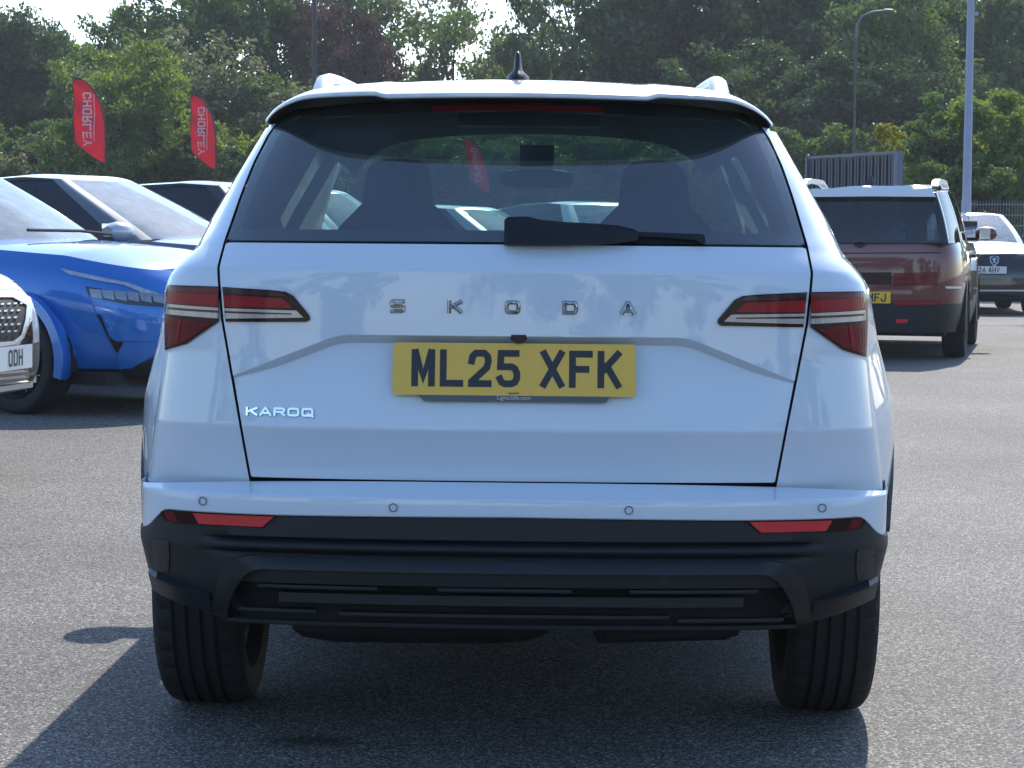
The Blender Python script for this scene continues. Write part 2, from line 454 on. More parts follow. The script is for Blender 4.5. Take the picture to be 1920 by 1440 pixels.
# ------------------------------------------------------------------ ground
def asphalt():
    m, N, L, b = nodes_of('asphalt')
    tc = N.new('ShaderNodeTexCoord')
    vo = N.new('ShaderNodeTexVoronoi'); vo.inputs['Scale'].default_value = 185
    L.new(tc.outputs['Object'], vo.inputs['Vector'])
    sp = N.new('ShaderNodeSeparateColor'); L.new(vo.outputs['Color'], sp.inputs[0])
    cr = N.new('ShaderNodeValToRGB'); e = cr.color_ramp.elements
    e[0].position = 0.0; e[0].color = (0.026, 0.025, 0.0235, 1)
    e[1].position = 1.0; e[1].color = (0.44, 0.425, 0.395, 1)
    x = cr.color_ramp.elements.new(0.45); x.color = (0.096, 0.092, 0.086, 1)
    x = cr.color_ramp.elements.new(0.85); x.color = (0.20, 0.192, 0.178, 1)
    L.new(sp.outputs[0], cr.inputs[0])
    n1 = N.new('ShaderNodeTexNoise'); n1.inputs['Scale'].default_value = 0.55; n1.inputs['Detail'].default_value = 7; n1.inputs['Roughness'].default_value = 0.6
    L.new(tc.outputs['Object'], n1.inputs['Vector'])
    r1 = N.new('ShaderNodeMapRange'); r1.inputs[1].default_value = 0.3; r1.inputs[2].default_value = 0.7; r1.inputs[3].default_value = 0.74; r1.inputs[4].default_value = 1.22
    L.new(n1.outputs['Fac'], r1.inputs[0])
    n4 = N.new('ShaderNodeTexNoise'); n4.inputs['Scale'].default_value = 105; n4.inputs['Detail'].default_value = 3; n4.inputs['Roughness'].default_value = .7
    L.new(tc.outputs['Object'], n4.inputs['Vector'])
    r4 = N.new('ShaderNodeMapRange'); r4.inputs[1].default_value = .32; r4.inputs[2].default_value = .68; r4.inputs[3].default_value = .62; r4.inputs[4].default_value = 1.4; L.new(n4.outputs['Fac'], r4.inputs[0])
    mm = N.new('ShaderNodeMath'); mm.operation = 'MULTIPLY'; L.new(r1.outputs[0], mm.inputs[0]); L.new(r4.outputs[0], mm.inputs[1])
    mu = N.new('ShaderNodeVectorMath'); mu.operation = 'SCALE'
    L.new(cr.outputs[0], mu.inputs[0]); L.new(mm.outputs[0], mu.inputs['Scale'])
    # an old oil drip near the camera
    st = N.new('ShaderNodeVectorMath'); st.operation = 'DISTANCE'; st.inputs[1].default_value = (-0.46, 5.17, 0)
    sc_ = N.new('ShaderNodeMapping'); sc_.inputs['Scale'].default_value = (1, 1.6, 1); sc_.inputs['Location'].default_value = (0, -5.17 * 0.6, 0)
    n3 = N.new('ShaderNodeTexNoise'); n3.inputs['Scale'].default_value = 24; n3.inputs['Detail'].default_value = 4
    L.new(tc.outputs['Object'], n3.inputs['Vector']); L.new(tc.outputs['Object'], sc_.inputs[0]); L.new(sc_.outputs[0], st.inputs[0])
    ad = N.new('ShaderNodeMath'); ad.operation = 'MULTIPLY_ADD'; ad.inputs[1].default_value = 0.16; L.new(n3.outputs['Fac'], ad.inputs[0]); L.new(st.outputs['Value'], ad.inputs[2])
    r2 = N.new('ShaderNodeMapRange'); r2.inputs[1].default_value = 0.12; r2.inputs[2].default_value = 0.22; r2.inputs[3].default_value = 0.35; r2.inputs[4].default_value = 1.0
    L.new(ad.outputs[0], r2.inputs[0])
    m3 = N.new('ShaderNodeVectorMath'); m3.operation = 'SCALE'; L.new(mu.outputs[0], m3.inputs[0]); L.new(r2.outputs[0], m3.inputs['Scale'])
    L.new(m3.outputs[0], b.inputs['Base Color'])
    b.inputs['Roughness'].default_value = 0.8
    b.inputs['Specular IOR Level'].default_value = 0.3
    v2 = N.new('ShaderNodeTexVoronoi'); v2.inputs['Scale'].default_value = 185; v2.feature = 'F1'
    L.new(tc.outputs['Object'], v2.inputs['Vector'])
    s2 = N.new('ShaderNodeSeparateColor'); L.new(v2.outputs['Color'], s2.inputs[0])
    h = N.new('ShaderNodeMath'); h.operation = 'MULTIPLY_ADD'; h.inputs[1].default_value = -0.8
    L.new(v2.outputs['Distance'], h.inputs[0]); L.new(s2.outputs[1], h.inputs[2])
    bp = N.new('ShaderNodeBump'); bp.inputs['Strength'].default_value = 0.75; bp.inputs['Distance'].default_value = 0.004
    L.new(h.outputs[0], bp.inputs['Height']); L.new(bp.outputs[0], b.inputs['Normal'])
    return m
def sheet(name, x0, x1, y0, y1, z, m):
    o = mk(name, [(x0, y0, z), (x1, y0, z), (x1, y1, z), (x0, y1, z)], [(0, 1, 2, 3)], m, None, False)
    return tag(o, kind='structure')
sheet('ground', -600, 600, -300, 900, -0.02, mat('grass_ground', (0.05, 0.065, 0.03), 0.95, var=0.4, vscale=0.8))
sheet('car_park', -60, 60, -30, 50, 0.0, asphalt())

# ------------------------------------------------------------------ the white SUV in front of the camera
suv = tag(empty('white_suv', (0.0, 4.8, 0.0), rad(-1.2)),
          'white SUV seen square from behind with a yellow plate, filling the middle of the picture', 'car')

Wt = smooth_table([.28, .318, .337, .397, .487, .60, .65, .75, .90, .97, 1.04, 1.068, 1.104, 1.134, 1.175, 1.30, 1.405, 1.50],
                  [.65, .675, .752, .818, .838, .834, .826, .808, .788, .790, .788, .778, .748, .715, .690, .643, .591, .54], .28, 1.5, .012)
U0 = smooth_table([.55, .633, .747, .95, 1.088, 1.146, 1.5], [.110, .084, .052, .060, .064, .104, .387], .55, 1.5, .0045)
L0 = smooth_table([.55, .633, .747, 1.0], [.110, .084, .052, .103], .55, 1.0, .0045)
def corner(a, Lc=.28, k=.045):
    a = min(abs(a), .99995)
    return k * a * a + Lc * (1 - (1 - a ** 4) ** .25)
def zchev(x):
    x = abs(x)
    if x < .345: return .948
    if x < .40:                                   # rounded knee
        t = (x - .345) / .055; return .948 - .0105 * t * t
    return .9375 - (x - .40) * (.0825 / .206)
def body(x, z):
    c = corner(x / Wt(z))
    u = U0(z)
    if z < 1.0 and abs(x) < .66:
        fade = sstep((.63 - abs(x)) / .14)
        d = zchev(x) - z
        wdt = .004 + .014 * fade
        t = min(1.0, max(0.0, d / wdt))
        low = L0(z)
        ends = .004 * sstep((.640 - abs(x)) / .03) * sstep(1 - d / .12)
        u = u + (max(0.0, low - u) * fade + ends) * t if z > .76 else low
    return u + c
def rear(x, z, off=0.0):
    return Vector((x, body(x, z) - off, z))

TGX = smooth_table([.60, .633, .747, .855, .976, 1.088, 1.143, 1.156, 1.25, 1.326, 1.39, 1.43, 1.5],
                   [.566, .571, .588, .609, .632, .643, .638, .636, .616, .596, .572, .545, .50], .60, 1.5, .006)
GAPW = .0028
# tailgate panel
zz = np.linspace(.6365, 1.139, 60)
half = [(0, .6345), (.5645, .6345), (.5685, .6362)] + [(TGX(z) - GAPW, z) for z in zz[1:]] + [(.628, 1.1425), (0, 1.1435)]
def vwt(v):
    return sstep((v - .765) / .15) if v < .94 else 1 - sstep((v - .955) / .12)
def v2z(x, v): return v - (.948 - zchev(min(abs(x), .64))) * vwt(v)
def z2v(x, z):
    lo, hi = z, z + .12
    for _ in range(40):
        m_ = (lo + hi) / 2
        if v2z(x, m_) < z: lo = m_
        else: hi = m_
    return (lo + hi) / 2
half = [(x, z2v(x, z)) for x, z in half]
v_extra = [.7425, .7515, .7385, .7555] + list(np.arange(.924, .953, .0013)) + [1.084, 1.092, 1.088]
tailgate = patch('tailgate', mirror_outline(half), lambda x, v: rear(x, v2z(x, v)), M['white'], suv, .014, .009, ev=v_extra, rim=(0, .03, 0))
# rear window
zz = np.linspace(1.158, 1.42, 22)
half = [(0, 1.1495), (.618, 1.1475), (.629, 1.151)] + [(TGX(z) - .004, z) for z in zz] + [(.515, 1.447), (0, 1.487)]
patch('rear_window', mirror_outline(half), lambda x, z: rear(x, z, -.001), M['rear_glass'], suv, .03, .015, rim=None)
# black edge behind the glass along its lower and side borders
half = [(0, 1.1470), (.622, 1.1450), (.634, 1.150)] + [(TGX(z) - .003, z) for z in zz] + [(.515, 1.447), (.478, 1.44)] + [(TGX(z) - .028, z) for z in reversed(zz[1:])] + [(.600, 1.172), (0, 1.174)]
patch('window_seal', mirror_outline(half), lambda x, z: rear(x, z, -.004), M['gloss_black'], suv, .03, .015, rim=(0, .01, 0))
half = [(0, 1.444), (.49, 1.425), (.515, 1.447), (0, 1.487)]
patch('window_header', mirror_outline(half), lambda x, z: rear(x, z, -.004), M['gloss_black'], suv, .03, .015, rim=(0, .01, 0))
patch('brake_light', mirror_outline([(0, 1.4445), (.193, 1.4405), (.19, 1.4535), (0, 1.4575)]), lambda x, z: rear(x, z, .0015), mat('brake_light_red', (.22, .02, .03), .3, coat=.6), suv, .03, .01, rim=(0, .002, 0))

# quarter panels with the side of the body up to the rear door
Fside = smooth_table([.25, .5, .6, .7, .78, .85, .92, 1.0, 1.05, 1.08, 1.12, 1.2, 1.43, 1.5], [.87, .90, .908, .911, .905, .886, .866, .848, .836, .815, .78, .745, .612, .56], .25, 1.5, .012)
AX, WR = .82, .335                                 # rear axle, wheel radius
def side_x(z, Y, Ys):
    s = min(1, max(0, (Y - Ys) / (.78 - Ys)))
    return Wt(z) + (Fside(z) - Wt(z)) * (1 - (1 - s) ** 2)
def arch_out(Y, z, cy, r):
    return (Y - cy) ** 2 + (z - WR) ** 2 < r * r
def snap_arch(Y, z, cy, r, tol):
    d = math.hypot(Y - cy, z - WR)
    if d > 1e-6 and abs(d - r) < tol: return cy + (Y - cy) * r / d, WR + (z - WR) * r / d
    return Y, z
for s in (-1, 1):
    rows, mask = [], []
    zl = list(np.linspace(.585, .74, 16)) + [.7425, .747, .7515] + list(np.linspace(.757, 1.06, 34)) + list(np.linspace(1.066, 1.16, 20)) + list(np.linspace(1.17, 1.415, 18))
    for z in zl:
        W = Wt(z); a0 = min(.985, (TGX(z) + GAPW) / W); r = []
        for t in np.linspace(0, 1, 30):
            a = 1 - (1 - a0) * (1 - t) ** 2.2
            r.append((a * W, U0(z) + corner(a) if z > .58 else 0, z))
        Ys = r[-1][1]
        yend = 1.45 if z < 1.075 else .80 + .28 * (1.43 - z)
        for t in np.linspace(0, 1, 34)[1:]:
            Y = Ys + (yend - Ys) * t; zq = z
            Y, zq = snap_arch(Y, z, AX, .372, .016)
            r.append((side_x(zq, Y, Ys), Y, zq))
        rows.append([(s * p[0], p[1], p[2]) for p in r])
    P = np.array(rows)
    C4 = (P[:-1, :-1] + P[1:, 1:]) / 2
    mask = np.hypot(C4[..., 1] - AX, C4[..., 2] - WR) > .371
    v, f = grid(P, mask)
    mk('quarter_panel', v, f, M['white'], suv, True, 40, out=(0, 1.2, .8))
    # return lip beside the tailgate so that the gap reads dark
    lip = [[(s * (TGX(z) + GAPW), body(TGX(z), z) + d, z) for d in (0.0, .03)] for z in zl]
    v, f = grid(lip); mk('gap_lip', v, f, M['gap'], suv)
# dark inner shell closing the gaps
half = [(0, .60), (.58, .60)] + [(TGX(z) + .012, z) for z in np.linspace(.64, 1.10, 12)] + [(.60, 1.155), (0, 1.158)]
patch('inner_panel', mirror_outline(half), lambda x, z: Vector((x, body(x, z) + .032, z)), M['gap'], suv, .05, .03, rim=None)

# bumper -----------------------------------------------------------------
def Bp(a): return .0 + corner(a, .30, .05)
NB = 121
tt = np.linspace(-1, 1, NB)
A = np.sign(tt) * (1 - (1 - np.abs(tt)) ** 1.9)
def strip_bottom(a):
    a = abs(a); return .566 - .004 * min(1, a / .6) - .050 * sstep((a - .90) / .085)
def bumper_rows(fun_rows, name, m, sharp=30):
    nr = len(fun_rows); P = []
    for fr in fun_rows:
        row = []
        left = fr(-1.0); right = fr(1.0)
        for sgn, seq in ((-1, np.linspace(.50, 0, 8)[:-1]),):
            for t in seq:
                x, y, z = left; yy = y + (.485 - y) * t / .5 if y < .485 else y
                row.append((-(abs(x) + (.875 - abs(x)) * .55 * t / .5 * (1 if z > .42 else .5)), yy, z))
        row += [fr(a) for a in A]
        for t in np.linspace(0, .50, 8)[1:]:
            x, y, z = right; yy = y + (.485 - y) * t / .5 if y < .485 else y
            row.append(((abs(x) + (.875 - abs(x)) * .55 * t / .5 * (1 if z > .42 else .5)), yy, z))
        P.append(row)
    return np.array(P)
WB = .836
def white_row(kind):
    def fr(a):
        b = abs(a)
        if kind == 0: z = .632 - .022 * b ** 3; y = Bp(a) + .075 * (1 - b ** 8) + .004
        if kind == 1: z = .6075 - .002 * b; y = Bp(a) + .0075
        if kind == 2: z = .6045 - .002 * b; y = Bp(a) + .0030
        if kind == 3: z = .601 - .002 * b; y = Bp(a) + .0015
        if kind == 4: z = .585 - .002 * b; y = Bp(a) + .0
        if kind == 5: z = strip_bottom(a) + .0025; y = Bp(a) + .0005
        if kind == 6: z = strip_bottom(a); y = Bp(a) + .003
        if kind == 7: z = strip_bottom(a) - .0005; y = Bp(a) + .03
        return (a * (WB - .002 * kind * .5), y, z)
    return fr
P = bumper_rows([white_row(k) for k in range(8)], 'bumper', None)
v, f = grid(P); bumper = mk('bumper', v, f, M['white'], suv, True, 13, out=(0, 1.5, .6))

PRO = [(.600, .012), (.566, .010), (.516, .006), (.5125, .010), (.509, .017), (.5055, .010), (.500, .002), (.494, .0), (.487, .004), (.4835, .013), (.480, .018), (.476, .014), (.468, .012), (.43, .013), (.415, .014), (.36, .030), (.318, .055)]
def low_Y(x, z):
    a = min(1.0, abs(x) / Wt(z))
    p = float(np.interp(-z, [-q[0] for q in PRO], [q[1] for q in PRO]))
    edge = sstep((abs(x) - .60) / .08)           # the grooves run out towards the corners
    p = p * (1 - edge) + (.010 + max(0, .49 - z) * .10) * edge
    return Bp(a) + p
lz = [.575, .566, .55, .533, .516, .5125, .509, .5055, .500, .494, .487, .4835, .480, .476, .468, .458, .449, .44, .43, .42, .415, .40, .385, .37, .355, .340, .328, .318]
def low_row(z):
    def fr(a):
        zz_ = z
        b = abs(a)
        if z > .505: zz_ = min(z, strip_bottom(a) + .002 + (z - .575) * .05)
        x = a * Wt(z)
        return (x, low_Y(x, z), zz_)
    return fr
P = bumper_rows([low_row(z) for z in lz], 'low', None)
cx = (P[:-1, :-1] + P[1:, 1:]) / 2
mask = ~((np.abs(cx[..., 0]) < .590) & (cx[..., 2] < .415))
v, f = grid(P, mask)
low = mk('lower_bumper', v, f, M['plastic'], suv, True, 50, out=(0, 1.5, .5))
# frame round the diffuser
outer = [(0, .474), (.565, .474), (.592, .468), (.612, .452), (.628, .425), (.645, .375), (.660, .318)]
inner = [(.622, .318), (.606, .372), (.590, .405), (.572, .430), (.55, .444), (.53, .4475), (0, .4475)]
patch('bumper_frame', mirror_outline(outer + inner), lambda x, z: Vector((x, low_Y(x, z) - (.004 + .018 * sstep((.478 - z) / .03) if abs(x) < .56 else .022 - .012 * sstep((abs(x) - .60) / .06)), z)), M['plastic_fine'], suv, .02, .012, rim=(0, .035, 0))
# recess and slats
M['under_slat'] = mat('dark_slat', (.010, .011, .013), .6)
b = MB()
def curve_bar(b, x0, x1, z0, z1, y, dep, n=12):
    R = []
    for x in np.linspace(x0, x1, n):
        yy = Bp(x / .84) + y
        R.append([(x, yy, z0), (x, yy, z1), (x, yy + dep, z1), (x, yy + dep, z0)])
    b.rings(R)
curve_bar(b, -.60, .60, .312, .418, .085, .01); b.build('recess_panel', M['gap'], suv)
for x0, x1, z0, z1, y in ((-.545, -.285, .404, .411, .016), (-.155, .13, .404, .411, .016), (.255, .53, .404, .411, .016),
                          (-.50, .50, .371, .392, .034), (-.595, -.42, .346, .353, .05), (-.37, .34, .343, .350, .05), (.36, .59, .336, .343, .05)):
    b = MB(); curve_bar(b, x0, x1, z0, z1, y, .03); b.build('diffuser_slat', M['under_slat'], suv)
b = MB(); b.box((0, .30, .46), (1.2, .02, .30)); b.build('light_stop', M['gap'], suv, False)  # unseen dark panel added to keep sunlight off the slats
b = MB(); curve_bar(b, -.62, .62, .318, .326, .06, .25); b.build('undertray', M['under'], suv)
b = MB(); b.prism([(.335, low_Y(.34, .44) - .001, .422), (.335, low_Y(.34, .44) - .001, .455), (.295, low_Y(.34, .44) - .001, .455), (.295, low_Y(.34, .44) - .001, .422)], (0, .004, 0)); b.build('tow_cover', M['plastic_fine'], suv)
# corner vents and fins
def mesh_black():
    m, N, L, b_ = nodes_of('vent_mesh')
    tc = N.new('ShaderNodeTexCoord'); vo = N.new('ShaderNodeTexVoronoi'); vo.inputs['Scale'].default_value = 260
    L.new(tc.outputs['Object'], vo.inputs['Vector'])
    bp = N.new('ShaderNodeBump'); bp.inputs['Distance'].default_value = .0014; L.new(vo.outputs['Distance'], bp.inputs['Height']); L.new(bp.outputs[0], b_.inputs['Normal'])
    b_.inputs['Base Color'].default_value = (.012, .013, .015, 1); b_.inputs['Roughness'].default_value = .4
    return m
M['vent'] = mesh_black()
for s in (-1, 1):
    patch('vent', [(s * .748, .492), (s * .789, .490), (s * .793, .45), (s * .788, .418), (s * .752, .420), (s * .748, .45)], lambda x, z: Vector((x, low_Y(x, z) - .003, z)), M['vent'], suv, .006, .012, rim=(0, .01, 0))
    b = MB()
    tip = [(s * .806, .414), (s * .780, .410), (s * .735, .398), (s * .690, .388), (s * .655, .382)]
    R = []
    for i, (x, z) in enumerate(tip):
        y = low_Y(x, z); o = (.020, .030, .030, .018, .002)[i]
        R.append([(x, y + .006, z + .012), (x, y - o, z - .002), (x, y - o + .001, z - .005), (x * .995, y + .008, z - .045)])
    b.rings(R); b.build('bumper_fin', M['plastic_fine'], suv, sharp=20)
    # reflectors
    def refl(x, z, o=.004): return Vector((x, Bp(min(1, abs(x) / WB)) + .010 - o, z))
    patch('reflector', [(s * x, z) for x, z in ((.500, .5605), (.762, .5595), (.768, .552), (.757, .5365), (.72, .5335), (.53, .5335))], lambda x, z: refl(x, z, .004), M['lamp_dark'], suv, .02, .01, ev=(), rim=(0, .012, 0))
    patch('reflector', [(s * x, z) for x, z in ((.508, .5585), (.690, .5582), (.676, .5362), (.533, .5358))], lambda x, z: refl(x, z, .006), M['reflector'], suv, .02, .01, rim=(0, .006, 0))
    patch('reflector', [(s * x, z) for x, z in ((.735, .5585), (.759, .5575), (.750, .5385), (.722, .5365))], lambda x, z: refl(x, z, .006), M['lamp_wine'], suv, .01, .01, rim=(0, .006, 0))
    # parking sensors
    for x, z in ((.250, .5845), (.666, .5865)):
        yy = Bp(x / WB)
        b = MB(); R = []
        nrm = Vector((s * (-1 if False else 1) * 0, -1, 0))
        sl = (Bp((x + .01) / WB) - Bp((x - .01) / WB)) / .02
        for k in range(24):
            a = 2 * PI * k / 24; ca, sa = math.cos(a), math.sin(a)
            R.append([Vector((s * (x + ca * r_), yy + sl * ca * r_ + o_, z + sa * r_)) for r_, o_ in ((.0078, -.0005), (.0078, -.0022), (.0092, -.0022), (.0092, -.0005))])
        R.append(R[0]); b.rings(R, cap=False); b.build('parking_sensor', M['gap'], suv)

# tail lights ----------------------------------------------------------------
EU = [.70, .72, .735, .745, .752, .758, .763, .767, .770, .773, .776, .779]
for s in (-1, 1):
    eu = [s * e for e in EU]
    def lift(o): return lambda x, z: Vector((x, body(x, z) - o, z))
    def P_(pts): return [(s * x, z) for x, z in pts]
    lo = patch('tail_light', P_(((.6395, 1.0475), (.700, 1.0480), (.767, 1.0480), (.7795, 1.028), (.7800, .972), (.7785, .902), (.7150, .9215), (.640, .9715))), lift(.005), M['lamp_dark'], suv, .02, .012, eu, rim=(0, .02, 0))
    patch('lamp_band', P_(((.6405, 1.0300), (.768, 1.0345), (.7755, 1.009), (.6405, 1.0035))), lift(.0075), M['lamp_red'], lo, .02, .008, eu, rim=(0, .004, 0))
    patch('light_bar', P_(((.6405, 1.0015), (.770, 1.0065), (.774, .984), (.70, .981), (.6405, .9785))), lift(.0085), M['lamp_clear'], lo, .02, .006, eu, rim=(0, .005, 0))
    patch('light_bar_edge', P_(((.6405, .9955), (.765, .9995), (.769, .9945), (.6405, .9905))), lift(.0098), M['lamp_smoke'], lo, .02, .006, eu, rim=(0, .002, 0))
    patch('lamp_band', P_(((.655, .9680), (.774, .979), (.7735, .909), (.7185, .926))), lift(.0072), M['lamp_wine'], lo, .012, .010, eu, rim=(0, .004, 0))
    patch('lamp_rib', P_(((.728, .975), (.735, .975), (.745, .935), (.738, .925), (.733, .945))), lift(.0088), M['lamp_red'], lo, .012, .010, eu, rim=(0, .002, 0))
    patch('lamp_top', P_(((.6405, 1.0450), (.765, 1.0460), (.769, 1.0360), (.6405, 1.0322))), lift(.0070), M['lamp_wine'], lo, .02, .006, eu, rim=(0, .003, 0))
    li = patch('tail_light', P_(((.6315, 1.0470), (.52, 1.0415), (.490, 1.0385), (.473, 1.030), (.4375, .988), (.4365, .980), (.444, .9745), (.624, .9715))), lift(.005), M['lamp_dark'], suv, .02, .012, rim=(0, .02, 0))
    patch('lamp_band', P_(((.6290, 1.0300), (.497, 1.0240), (.474, 1.0040), (.6270, 1.0035))), lift(.0075), M['lamp_red'], li, .02, .008, rim=(0, .004, 0))
    patch('light_bar', P_(((.6265, 1.0010), (.466, .9985), (.450, .9835), (.6250, .9785))), lift(.0085), M['lamp_clear'], li, .02, .006, rim=(0, .005, 0))
    patch('light_bar_edge', P_(((.6260, .9950), (.478, .9925), (.475, .9895), (.6250, .9905))), lift(.0098), M['lamp_smoke'], li, .02, .006, rim=(0, .002, 0))
    patch('lamp_top', P_(((.6300, 1.0455), (.500, 1.0372), (.488, 1.0290), (.6295, 1.0320))), lift(.0070), M['lamp_smoke'], li, .02, .006, rim=(0, .003, 0))

# number plate ----------------------------------------------------------------
tilt = -.10
def plate_pt(x, z, o): return Vector((x + .003, .058 + (z - .8775) * .16 - o, z))
def plate(mat_, w_, h_, zc, pt, parent, name='number_plate'):
    b = MB(); r = .008; pts = []
    for cx_, cz_, a0 in ((w_ / 2 - r, h_ / 2 - r, 0), (-w_ / 2 + r, h_ / 2 - r, 90), (-w_ / 2 + r, -h_ / 2 + r, 180), (w_ / 2 - r, -h_ / 2 + r, 270)):
        for k in range(5):
            a = rad(a0 + k * 22.5); pts.append((cx_ + r * math.cos(a), zc + cz_ + r * math.sin(a)))
    b.rings([[pt(x, z, o) for x, z in pts] for o in (-.004, 0.0)])
    return b.build(name, mat_, parent, True, 30)
pl = plate(M['plate_yellow'], .520, .111, .8775, plate_pt, suv)
b = MB(); text_run(b, 'ML25 XFK', -.2195, .8775 - .0375, .0505, .079, .0145, .0102, lambda x, z, o: plate_pt(x, z, o), .0006); b.build('plate_character', M['plate_ink'], pl, False)
b = MB()
b.prism([plate_pt(x, z, -.003) for x, z in ((-.206, .8235), (.206, .8235), (.197, .809), (-.192, .809))], (0, .006, 0)); hb = b.build('plate_holder', M['gloss_black'], suv, False)
mtx = Matrix.Translation(plate_pt(.0, .8135, -.0022)) @ Matrix.Rotation(PI / 2, 4, 'X')
font_text('maker_name', 'Lightcliffe.com', .0125, M['ink_white'], hb, mtx)
mtx = Matrix.Translation(plate_pt(.0, .8255, .0003)) @ Matrix.Rotation(PI / 2, 4, 'X')
font_text('maker_line', 'Lightcliffe', .0062, M['plate_ink'], pl, mtx)
# camera under the ledge
b = MB(); R = []
for z, hw in ((.952, .020), (.944, .019), (.936, .013), (.934, .008)):
    R.append([(.012 + hw * math.cos(2 * PI * k / 14) ** 1, .070 + .018 * math.sin(2 * PI * k / 14), z) for k in range(14)])
b.rings(R); b.build('rear_camera', M['gloss_black'], suv)
# chrome letters
bp_ = lambda x, z, o: Vector((x, body(x, z) + .001 - o, z))
for i, ch in enumerate('SKODA'):
    x0 = -.263 + i * .1230
    b = MB(); glyph(b, ch, x0, .9965, .031, .0275, .0062, bp_, .0055, True); lt = b.build('badge_letter', M['dark_chrome'], suv, True, 20)
    b = MB(); glyph(b, ch, x0, .9965, .031, .0275, .0062, bp_, .0022, False, .0026); b.build('letter_shade', M['gloss_black'], lt, False)  # wider black ribbon paints the shade round each letter
b = MB(); text_run(b, 'KAROQ', -.5770, .7705, .0262, .0185, .0046, .0045, bp_, .0042, False); lt = b.build('badge_letter', M['chrome'], suv, True, 20)
b = MB(); text_run(b, 'KAROQ', -.5762, .7697, .0262, .0185, .0046, .0045, bp_, .0020, False, .0012); b.build('letter_shade', M['gloss_black'], lt, False)  # letter shadow as a black ribbon, shifted slightly down and right

# roof, spoiler -----------------------------------------------------------------
RC = smooth_table([.2, .4, .7, 1.2, 1.8, 2.3, 2.62], [1.475, 1.506, 1.537, 1.560, 1.572, 1.558, 1.515], .2, 2.62, .12)
RW = smooth_table([.2, .4, 1.0, 2.0, 2.62], [.578, .580, .605, .622, .585], .2, 2.62, .15)
def te_Y(x): return .212 + .10 * (abs(x) / .575) ** 2.2 + .15 * min(1.05, abs(x) / .575) ** 9
def roof_pt(a, Y):
    b_ = abs(a); x = a * RW(Y)
    rr_ = sstep((Y - .35) / .7)
    drop = (.028 + .017 * rr_) * b_ ** 2 + (.055 + .04 * rr_) * b_ ** (11 - 2 * rr_)
    zc = RC(Y) - drop
    step = .007 * sstep((abs(x) - .285) / .03) * sstep((1.0 - Y) / .6) * sstep((.56 - abs(x)) / .1)
    return (x, Y, zc + step)
cols = np.sign(tt) * (1 - (1 - np.abs(tt)) ** 1.5)
rows = []
for q in np.linspace(0, 1, 44) ** 1.3:
    row = []
    for a in cols:
        y0 = te_Y(a * .578)
        row.append(roof_pt(a, y0 + (2.62 - y0) * q))
    rows.append(row)
# trailing lip of the spoiler, below its top edge
lipr = []
for dz, dy in ((-.0130, .012), (-.0122, .002), (-.0095, -.001), (-.003, -.001)):
    lipr.append([(p[0], p[1] + dy, p[2] + dz * (1 - .35 * abs(a) ** 4)) for p, a in zip(rows[0], cols)])
und = [[(p[0] * .96, p[1] + .22, p[2] - .012) for p in rows[0]]]
r0 = [(p[0], p[1] + .004, p[2]) for p in rows[0]]
nsp = 9
v, f = grid(lipr + [r0] + rows[1:nsp])
mk('spoiler', v, f, M['white'], suv, True, 30, out=(0, 1.4, 1.2))
v, f = grid([lipr[0]] + und); mk('spoiler_underside', v, f, M['plastic_fine'], suv)
v, f = grid([[(p[0], p[1], p[2] - .0002) for p in rows[nsp - 1]]] + rows[nsp:]); mk('roof', v, f, M['white'], suv, True, 40, out=(0, 1.4, 0.8))
v, f = grid([[(p[0] * .97, p[1] + .05, p[2] - .035) for p in r[::4]] for r in rows[6::3]]); mk('headlining', v, f, M['headlining'], suv)
# roof rails
for s in (-1, 1):
    b = MB(); R = []
    path = [(.66, -.012), (.70, .010), (.76, .026), (.86, .036), (1.1, .040), (1.6, .042), (2.1, .042), (2.35, .036), (2.5, .020), (2.56, -.005)]
    for Y, h in path:
        x = s * (.474 + .012 * math.sin((Y - .7) / 1.9 * PI)); z = roof_pt(.80, Y)[2] + h
        wd, th = .023, .015
        R.append([(x + wd * math.cos(2 * PI * k / 12) * (1.0 if h > 0 else 1.15), Y, z + th * math.sin(2 * PI * k / 12)) for k in range(12)])
    b.rings(R)
    for Y0_, Y1_ in ((.70, 1.15), (2.30, 2.54)):
        z0 = roof_pt(.80, Y0_)[2]
        b.rings([[(s * .474 + wx, Y0_, z0 - .02) for wx in (-.016, .016)] + [(s * .474 + wx, Y1_, z0 - .02) for wx in (.016, -.016)],
                 [(s * .474 + wx, Y0_ + .05 * (1 if Y0_ < 1 else 0), z0 + .022) for wx in (-.012, .012)] + [(s * .474 + wx, Y1_ - .02, z0 + .032) for wx in (.012, -.012)]])
    b.build('roof_rail', M['rail'], suv)
# antenna
M['wiper'] = mat('wiper_black', (.007, .008, .010), .5, spec=.35)
b = MB(); R = []
ab = RC(.93) - .006
for z, hw, y0, y1 in ((0, .031, 1.22, 1.40), (.010, .030, 1.225, 1.395), (.020, .027, 1.235, 1.38), (.027, .018, 1.245, 1.36), (.034, .0115, 1.252, 1.345), (.050, .0095, 1.262, 1.33), (.066, .0080, 1.272, 1.315), (.076, .0062, 1.280, 1.305), (.080, .002, 1.288, 1.298)):
    y0 -= .36; y1 -= .36
    R.append([(-.012 + hw * math.cos(2 * PI * k / 16), (y0 + y1) / 2 + (y1 - y0) / 2 * math.sin(2 * PI * k / 16), ab + z) for k in range(16)])
b.rings(R); b.build('antenna', M['wiper'], suv)
